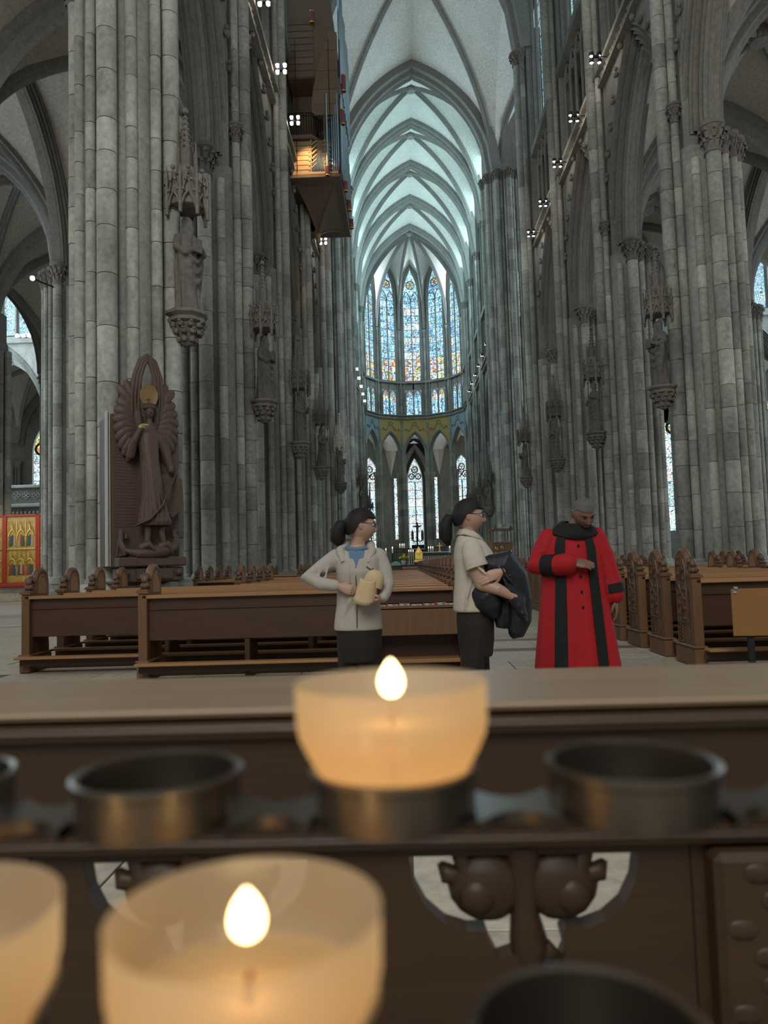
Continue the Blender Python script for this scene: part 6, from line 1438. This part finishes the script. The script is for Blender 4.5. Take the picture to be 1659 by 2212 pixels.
# --- woman in the light grey hooded top, turned to look down the nave (local: camera side is -Y, image right is +X)
def woman_hoodie():
    Y = 5.35; g = px(772, 1218, Y); t = thing('person', 'woman with black ponytail and glasses in light grey zipped hooded top, hand on hip', 'person', (g.x, Y, 0), 0, None)
    Mh = Matrix.Translation((.035, .0, 1.475)) @ rotM(math.radians(99), math.radians(5), math.radians(2))
    b = MB()
    torso(b, [(.80, .145, .10, 0, 0), (.95, .13, .09, 0, 0), (1.1, .12, .085, 0, 0), (1.25, .14, .09, 0, 0), (1.30, .11, .07, 0, 0), (1.34, .055, .05, 0, .005)])
    b.tube([(0, .005, 1.28), (.01, .005, 1.36), (.02, .0, 1.42)], [.055, .052, .055], 12); head_geo(b, Mh)
    limb(b, [(-.15, .01, 1.26), (-.35, -.02, 1.115), (-.125, -.14, 1.06)], [.035, .03, .024]); hand_geo(b, wrist((-.115, -.145, 1.055), (1, -.05, -.35), (-.1, -1, .2)), 1, (.35, .4, .5, .6), .95, 0, .3)
    limb(b, [(.15, .02, 1.26), (.20, -.03, 1.06), (.165, -.17, .965)], [.035, .03, .024]); hand_geo(b, wrist((.165, -.175, .96), (-.9, -.35, -.15), (.1, -.2, -1)), -1, (.35, .35, .4, .45), .95, 0, .9)
    for s in (-1, 1): limb(b, [(s*.085, 0, .82), (s*.09, 0, .45), (s*.09, .01, .07)], [.075, .05, .035])
    remesh(b.build('body', M['skin_w'], t), .0055, 1)
    c = MB()
    torso(c, [(.745, .168, .125, -.005, 0), (.76, .172, .128, -.005, 0), (.80, .168, .124, -.005, 0), (.92, .155, .115, 0, 0), (1.05, .148, .115, 0, -.005), (1.15, .155, .125, .005, -.012), (1.24, .165, .115, 0, -.005), (1.29, .145, .085, 0, 0), (1.325, .085, .065, .005, .005)])
    limb(c, [(-.145, .01, 1.255), (-.25, .0, 1.185), (-.355, -.02, 1.115), (-.25, -.08, 1.075), (-.15, -.13, 1.062)], [.066, .060, .054, .048, .040])
    limb(c, [(.145, .02, 1.255), (.185, .0, 1.16), (.205, -.03, 1.06), (.19, -.10, 1.0), (.18, -.15, .975)], [.064, .06, .055, .047, .040])
    for k in range(5): c.tube([(-.10+.03*k, -.10, .82+.03*k), (-.06+.03*k, -.125, .95+.02*k), (-.02+.035*k, -.12, 1.08)], [.004, .012, .004], 6)
    for k in range(3): c.tube([(-.33+.05*k, -.06, 1.12-.01*k), (-.30+.05*k, -.055, 1.16+.015*k)], [.012, .006], 6)
    remesh(c.build('hooded_top', M['hoodie'], t), .0085, 2)
    hd = MB(); hd.tube([(-.09, -.105, 1.22), (-.115, -.05, 1.30), (-.09, .055, 1.345), (.01, .09, 1.335), (.095, .05, 1.335), (.11, -.045, 1.295), (.075, -.105, 1.21)], [.018, .032, .045, .05, .04, .03, .018], 10)
    hd.build('hood', M['hoodie'], t, 70)
    MB().tube([(-.005, -.128, 1.19), (-.005, -.133, 1.05), (-.005, -.128, .9), (-.006, -.132, .77)], .0035, 5).build('zip', M['steel'], t)
    sh = MB(); sh.loft([[(-.055, -.085, 1.305), (.0, -.095, 1.30), (.058, -.085, 1.30)], [(-.048, -.112, 1.25), (.0, -.122, 1.245), (.05, -.112, 1.25)], [(-.02, -.128, 1.18), (0, -.132, 1.175), (.02, -.128, 1.18)]], closed=False, cap=False); sh.build('blue_shirt', M['blue'], t, 60)
    MB().tube([(-.065, -.06, 1.315), (0, -.085, 1.305), (.065, -.06, 1.315), (.05, .04, 1.335), (-.05, .04, 1.335), (-.065, -.06, 1.315)], .017, 8).build('shirt_collar', M['blue'], t, 60)
    for s, e in ((-1, .96), (1, 1.0)): MB().tube([(s*.045, -.125, 1.2), (s*.05, -.14, 1.1), (s*.045+.01, -.135, e)], .0028, 5).build('drawstring', M['hoodie'], t)
    MB().tube([(.07, -.125, 1.185), (.095, -.118, 1.165), (.12, -.11, 1.168)], .004, 5).tube([(.095, -.118, 1.165), (.10, -.12, 1.14)], .004, 5).build('chest_logo', M['spec_frame'], t)
    p = MB(); torso(p, [(.52, .145, .11, 0, 0), (.62, .155, .12, 0, 0), (.74, .16, .118, 0, 0), (.86, .14, .10, 0, 0)])
    for s in (-1, 1): limb(p, [(s*.078, 0, .74), (s*.085, 0, .45), (s*.09, .01, .09)], [.085, .07, .055])
    remesh(p.build('trousers', M['trousers'], t), .011, 1)
    hair_cap(Mh, 'hair', 'hair', t, .44, .016, -.50, side=.10)
    pt = MB().tube([Vector((0, .105, .01)), Vector((0, .14, .0)), Vector((.005, .165, -.05)), Vector((.01, .160, -.11)), Vector((.012, .140, -.155))], [.026, .044, .058, .054, .016], 14); pt.xf(Mh).build('ponytail', M['hair'], t, 70)
    MB().tube([Vector((.02*math.cos(a), .115, .02+.02*math.sin(a))) for a in [2*PI*i/10 for i in range(11)]], .007, 6).xf(Mh).build('hair_tie', M['black'], t)
    face_bits(t, Mh); glasses(Mh, t); shoes(t, ((-.09, -.02), (.09, -.02)), .3)
    # straw hat rolled in her hands: a thing of its own
    h = thing('straw_hat', 'soft pale straw hat held folded in the hands of the woman in the hooded top', 'hat', (g.x+.095, Y-.19, 1.045), 0)
    mb = MB()
    mb.lathe([(.004, .085), (.03, .082), (.055, .062), (.066, .03), (.069, 0), (.072, -.03), (.060, -.03), (.05, .03), (.004, .06)], 24, sy=.75)
    mb.xf(Matrix.Translation((.022, .012, .035)) @ Matrix.Rotation(.35, 4, 'Y')); mb.build('crown', M['straw'], h, 70)
    rows = []
    for i in range(9):
        q = i/8; row = []
        for k in range(25):
            a = -2.6+5.2*k/24; r = .066+.018*q; row.append((-.012-.035*q+r*math.cos(a)*(.95+.05*math.sin(3*a)), -.012+r*.72*math.sin(a), .055-.155*q+.014*math.sin(2*a+1)))
        rows.append(row)
    o = MB().grid(rows).build('brim', M['straw'], h, 70); m_ = o.modifiers.new('thickness', 'SOLIDIFY'); m_.thickness = .006
    MB().tube([rows[-1][k] for k in range(25)], .006, 6).build('brim_edge', M['straw'], h, 70)
    for q in (.25, .6): MB().tube([tuple(Vector(rows[int(q*8)][k])*1.0+Vector((0, -.003, 0))) for k in range(25)], .0035, 5).build('straw_braid', M['straw'], h, 70)
woman_hoodie()

# --- woman in the cream polo shirt, arms folded, in profile to the right
def woman_polo():
    Y = 5.3; g = px(1022, 1218, Y); t = thing('person', 'woman with black ponytail and glasses in cream polo shirt with folded arms', 'person', (g.x, Y, 0), 0)
    Mh = Matrix.Translation((-.015, .0, 1.515)) @ rotM(math.radians(90), math.radians(4), 0)
    b = MB()
    torso(b, [(.82, .12, .13, 0, 0), (.98, .10, .115, 0, 0), (1.12, .095, .11, 0, 0), (1.28, .10, .13, 0, 0), (1.35, .08, .10, 0, 0), (1.39, .05, .055, 0, 0)])
    b.tube([(-.035, 0, 1.33), (-.03, 0, 1.40), (-.02, 0, 1.46)], [.055, .050, .054], 12); head_geo(b, Mh)
    limb(b, [(-.02, -.16, 1.30), (.01, -.195, 1.12), (.035, -.20, 1.045)], [.052, .052, .045]); limb(b, [(.035, -.20, 1.045), (.14, -.23, 1.01), (.245, -.215, .955)], [.045, .040, .028])
    hand_geo(b, wrist((.25, -.215, .952), (.7, .35, -.6), (.5, -.4, .7)), 1, (.7, .75, .8, .85), .95, 0, .6)
    limb(b, [(-.01, .15, 1.30), (.10, .10, 1.13), (.17, .02, 1.085)], [.05, .046, .042]); limb(b, [(.17, .02, 1.085), (.19, -.12, 1.105), (.165, -.24, 1.125)], [.042, .036, .027])
    hand_geo(b, wrist((.16, -.245, 1.125), (-.92, -.12, -.32), (.0, -1, .2)), 1, (.18, .2, .22, .25), .98, .03, .2)
    for s in (-1, 1): limb(b, [(-.0, s*.07, .76), (-.01+s*.03, s*.085, .45), (-.01+s*.04, s*.09, .07)], [.06, .046, .034])
    remesh(b.build('body', M['skin_w'], t), .0055, 1)
    c = MB()
    torso(c, [(.855, .145, .16, .0, 0), (.87, .150, .165, .0, 0), (.95, .145, .16, .0, 0), (1.05, .135, .15, .0, 0), (1.15, .14, .155, .01, 0), (1.23, .145, .165, .012, 0), (1.31, .115, .155, -.01, 0), (1.365, .085, .105, -.025, 0), (1.395, .068, .07, -.03, 0)])
    c.tube([(-.02, -.13, 1.33), (-.02, -.15, 1.30), (-.012, -.182, 1.23), (.004, -.198, 1.165)], [.05, .068, .075, .078], 16); limb(c, [(-.01, .14, 1.31), (.06, .16, 1.20)], [.066, .07])
    for k in range(4): c.tube([(-.06+.02*k, -.235+.01*k, 1.24-.03*k), (.0+.02*k, -.262, 1.17-.02*k), (.06, -.25, 1.13-.01*k)], [.004, .010, .004], 6)
    for k in range(3): c.tube([(-.08+.06*k, -.155, .88), (-.06+.06*k, -.165, .98), (-.03+.05*k, -.155, 1.08)], [.005, .011, .004], 6)
    remesh(c.build('polo_shirt', M['polo'], t), .0085, 2)
    MB().tube([(.000, -.1965, 1.178), (.0055, -.199, 1.158)], .0795, 24).build('sleeve_hem', M['polo'], t, 60)
    cl = MB()
    for s in (-1, 1): cl.loft([[(-.085, s*.03, 1.425), (-.05, s*.066, 1.425), (.01, s*.068, 1.405), (.05, s*.03, 1.375)], [(-.112, s*.03, 1.385), (-.06, s*.10, 1.385), (.03, s*.105, 1.355), (.085, s*.045, 1.325)]], closed=False, cap=False)
    cl.loft([[(-.085, -.03, 1.425), (-.09, 0, 1.427), (-.085, .03, 1.425)], [(-.112, -.03, 1.385), (-.118, 0, 1.387), (-.112, .03, 1.385)]], closed=False, cap=False)
    o = cl.build('collar', M['polo'], t, 70); sd_ = o.modifiers.new('thickness', 'SOLIDIFY'); sd_.thickness = .006
    p = MB(); torso(p, [(.55, .11, .145, 0, 0), (.66, .125, .155, 0, 0), (.80, .13, .155, 0, 0), (.90, .12, .14, 0, 0)])
    for s in (-1, 1): limb(p, [(.0, s*.075, .76), (-.01+s*.03, s*.085, .45), (-.01+s*.04, s*.09, .09)], [.095, .078, .06])
    remesh(p.build('trousers', M['trousers'], t), .011, 1)
    hair_cap(Mh, 'hair', 'hair', t, .44, .016, -.52, side=.08)
    pt = MB().tube([Vector((0, .105, -.02)), Vector((0, .14, -.015)), Vector((0, .165, -.07)), Vector((.0, .160, -.15)), Vector((0, .135, -.21))], [.024, .036, .050, .048, .014], 14); pt.xf(Mh).build('ponytail', M['hair'], t, 70)
    MB().tube([Vector((.022*math.cos(a), .112, -.005+.022*math.sin(a))) for a in [2*PI*i/10 for i in range(11)]], .007, 6).xf(Mh).build('hair_tie', M['black'], t)
    face_bits(t, Mh); glasses(Mh, t); shoes(t, ((.03, -.09), (.05, .09)), PI/2)
    W = wrist((.16, -.245, 1.125), (-.92, -.12, -.32), (.0, -1, .2)); MB().tube([W @ Vector((.088+.004*math.cos(a)*0, -.0095+.0098*math.cos(a), .0098*math.sin(a))) for a in [2*PI*i/10 for i in range(11)]], .0018, 5).build('finger_ring', M['gold'], t)
    MB().tube([W @ Vector((-.012, .031*math.cos(a), .025*math.sin(a))) for a in [2*PI*i/12 for i in range(13)]], .005, 6).build('wristband', M['black'], t)
    j = thing('jacket', 'black jacket draped over the folded arm of the woman in the polo shirt', 'jacket', (g.x+.125, Y-.13, 1.02))
    mb = MB()
    def sheet(path, wid, thick):
        rings = []
        for i, (p_, w_) in enumerate(zip(path, wid)):
            P = Vector(p_); rings.append([tuple(P + Vector((thick*(1+.25*math.sin(i*1.7+a*3))*math.cos(a)*.9, w_*math.sin(a), .0))) for a in [2*PI*k/20 for k in range(20)]])
        mb.loft(rings)
    mb.tube([(-.10, .02, .02), (-.02, .0, .14), (.07, -.03, .155), (.14, -.02, .06), (.175, .0, -.09), (.17, .0, -.22), (.135, .01, -.31), (.10, .02, -.335)], [.045, .075, .085, .075, .065, .062, .05, .02], 14, flat=1.25)
    mb.tube([(-.12, .02, -.02), (-.06, -.02, -.07), (-.03, -.02, -.13), (.0, .0, -.20)], [.06, .085, .07, .03], 12, flat=1.2)
    mb.tube([(.0, .05, .10), (.05, .06, -.05), (.06, .05, -.18), (.04, .04, -.28)], [.06, .07, .06, .03], 12, flat=1.2)
    for k in range(6): mb.tube([(.02+.03*k, -.10+.01*k, .14-.02*k), (.07+.025*k, -.105, .02-.05*k), (.08+.02*k, -.085, -.10-.03*k)], [.006, .014, .005], 6)
    remesh(mb.build('draped_body', M['jacket'], j), .0095, 2)
    MB().tube([(-.02, -.095, .10), (.05, -.12, .10), (.11, -.105, .03)], [.010, .014, .010], 7).build('collar_fold', M['jacket'], j, 70); MB().bbox(.085, .1, -.105, -.098, .075, .085, .002).build('zip_puller', M['steel'], j)
woman_polo()

# --- man in the red and black cassock, head bowed
def man_cassock():
    Y = 6.15; g = px(1238, 1214, Y); t = thing('person', 'man with short grey hair in long red cassock with black bands, head bowed', 'person', (g.x, Y, 0), 0)
    Mh = Matrix.Translation((.075, -.115, 1.555)) @ rotM(math.radians(12), math.radians(36), math.radians(-5)) @ Matrix.Scale(1.08, 4)
    b = MB()
    torso(b, [(.85, .15, .11, 0, 0), (1.1, .15, .11, 0, 0), (1.3, .17, .11, 0, 0), (1.40, .13, .08, 0, 0), (1.46, .06, .06, 0, -.02)])
    b.tube([(.0, -.01, 1.40), (.03, -.04, 1.47), (.07, -.085, 1.52)], [.066, .064, .066], 12); head_geo(b, Mh, True)
    limb(b, [(-.19, 0, 1.36), (-.29, -.02, 1.13), (-.06, -.21, 1.165)], [.045, .04, .03]); hand_geo(b, wrist((-.05, -.215, 1.165), (.95, -.25, -.10), (-.1, -.75, .6)), 1, (.28, .3, .32, .35), 1.08, .02, .1)
    limb(b, [(.20, 0, 1.36), (.275, .0, 1.10), (.315, -.03, .86)], [.045, .04, .03]); hand_geo(b, wrist((.318, -.032, .845), (.0, -.1, -1), (.9, -.3, .1)), -1, (.3, .35, .4, .42), 1.05, 0, .5)
    for s in (-1, 1): limb(b, [(s*.09, 0, .85), (s*.095, 0, .45), (s*.1, .01, .08)], [.075, .05, .038])
    remesh(b.build('body', M['skin_m'], t), .0058, 1)
    c = MB(); n = 72; RG = []
    prof = [(.30, .335, .25), (.32, .34, .255), (.5, .318, .235), (.8, .285, .20), (1.0, .262, .175), (1.15, .25, .165), (1.28, .245, .15), (1.37, .215, .125), (1.425, .15, .095), (1.455, .10, .08)]
    def cs(a, z, off=0.0):
        for (z0, x0, y0), (z1, x1, y1) in zip(prof, prof[1:]):
            if z <= z1 or z1 == prof[-1][0]:
                q = max(0, min(1, (z-z0)/(z1-z0))); rx, ry = x0+(x1-x0)*q, y0+(y1-y0)*q; break
        fo = max(0, 1.05-z)/.8; k = 1 + .055*fo*(math.sin(9*a+1.0)+.45*math.sin(15*a-z*3))
        return ((rx*k+off)*math.cos(a), (ry*k+off)*math.sin(a), z)
    zs = [.30+.0385*i for i in range(31)]
    c.loft([[cs(2*PI*j/n, z) for j in range(n)] for z in zs])
    limb(c, [(-.185, 0, 1.365), (-.25, -.01, 1.24), (-.30, -.03, 1.15), (-.20, -.13, 1.145), (-.095, -.195, 1.16)], [.085, .088, .085, .082, .088])
    limb(c, [(.19, 0, 1.365), (.245, .0, 1.22), (.285, -.005, 1.06), (.312, -.025, .90)], [.085, .082, .078, .076])
    for k in range(4): c.tube([(-.27+.03*k, -.09-.02*k, 1.19-.015*k), (-.30+.02*k, -.06, 1.12+.01*k)], [.012, .006], 6)
    remesh(c.build('cassock', M['cassock'], t), .0105, 2)
    for a0, a1, nm in ((-2.28, -1.94, 'l'), (-1.26, -.94, 'r')):
        rows = [[cs(a0+(a1-a0)*(j/8)*(1.0) , z, .011) for j in range(9)] for z in [.305+.0374*i for i in range(31)]]
        o = MB().grid(rows).build('black_band', M['band'], t, 70); m_ = o.modifiers.new('thickness', 'SOLIDIFY'); m_.thickness = .008; m_.offset = 0
    cl = MB(); N = 40
    for_r = []
    for z, rx, ry, dy in ((1.505, .085, .085, -.03), (1.50, .105, .10, -.03), (1.455, .155, .125, -.02), (1.405, .205, .145, -.012), (1.40, .20, .14, -.01)):
        for_r.append([(rx*math.cos(2*PI*j/N)+.012, dy+ry*math.sin(2*PI*j/N), z - (.05*max(0, -math.sin(2*PI*j/N))**3 if z < 1.47 else .03*max(0, -math.sin(2*PI*j/N)))) for j in range(N)])
    cl.loft(for_r, cap=False); cl.build('collar', M['band'], t, 70)
    for pts, r in (([(-.245, -.085, 1.147), (-.165, -.155, 1.150)], .0895), ([(.300, -.016, .985), (.312, -.024, .915)], .083)): MB().tube(pts, r, 20).build('black_cuff', M['band'], t, 70)
    for k in range(5): 
        p_ = cs(-1.52, 1.30-.12*k, .012); MB().ball(p_, (.011, .006, .011), 8, 5).build('button', M['band'], t, 60)
    MB().loft([[(.28*math.cos(a), .20*math.sin(a), z) for a in [2*PI*i/24 for i in range(24)]] for z in (.12, .34)]).build('trousers', M['trousers'], t, 60)
    hair_cap(Mh, 'hair', 'hair_grey', t, .50, .005, -.30, side=.22)
    face_bits(t, Mh, 'lip_m', 'hair', True); shoes(t, ((-.1, -.05), (.1, -.05)), 0)
man_cassock()
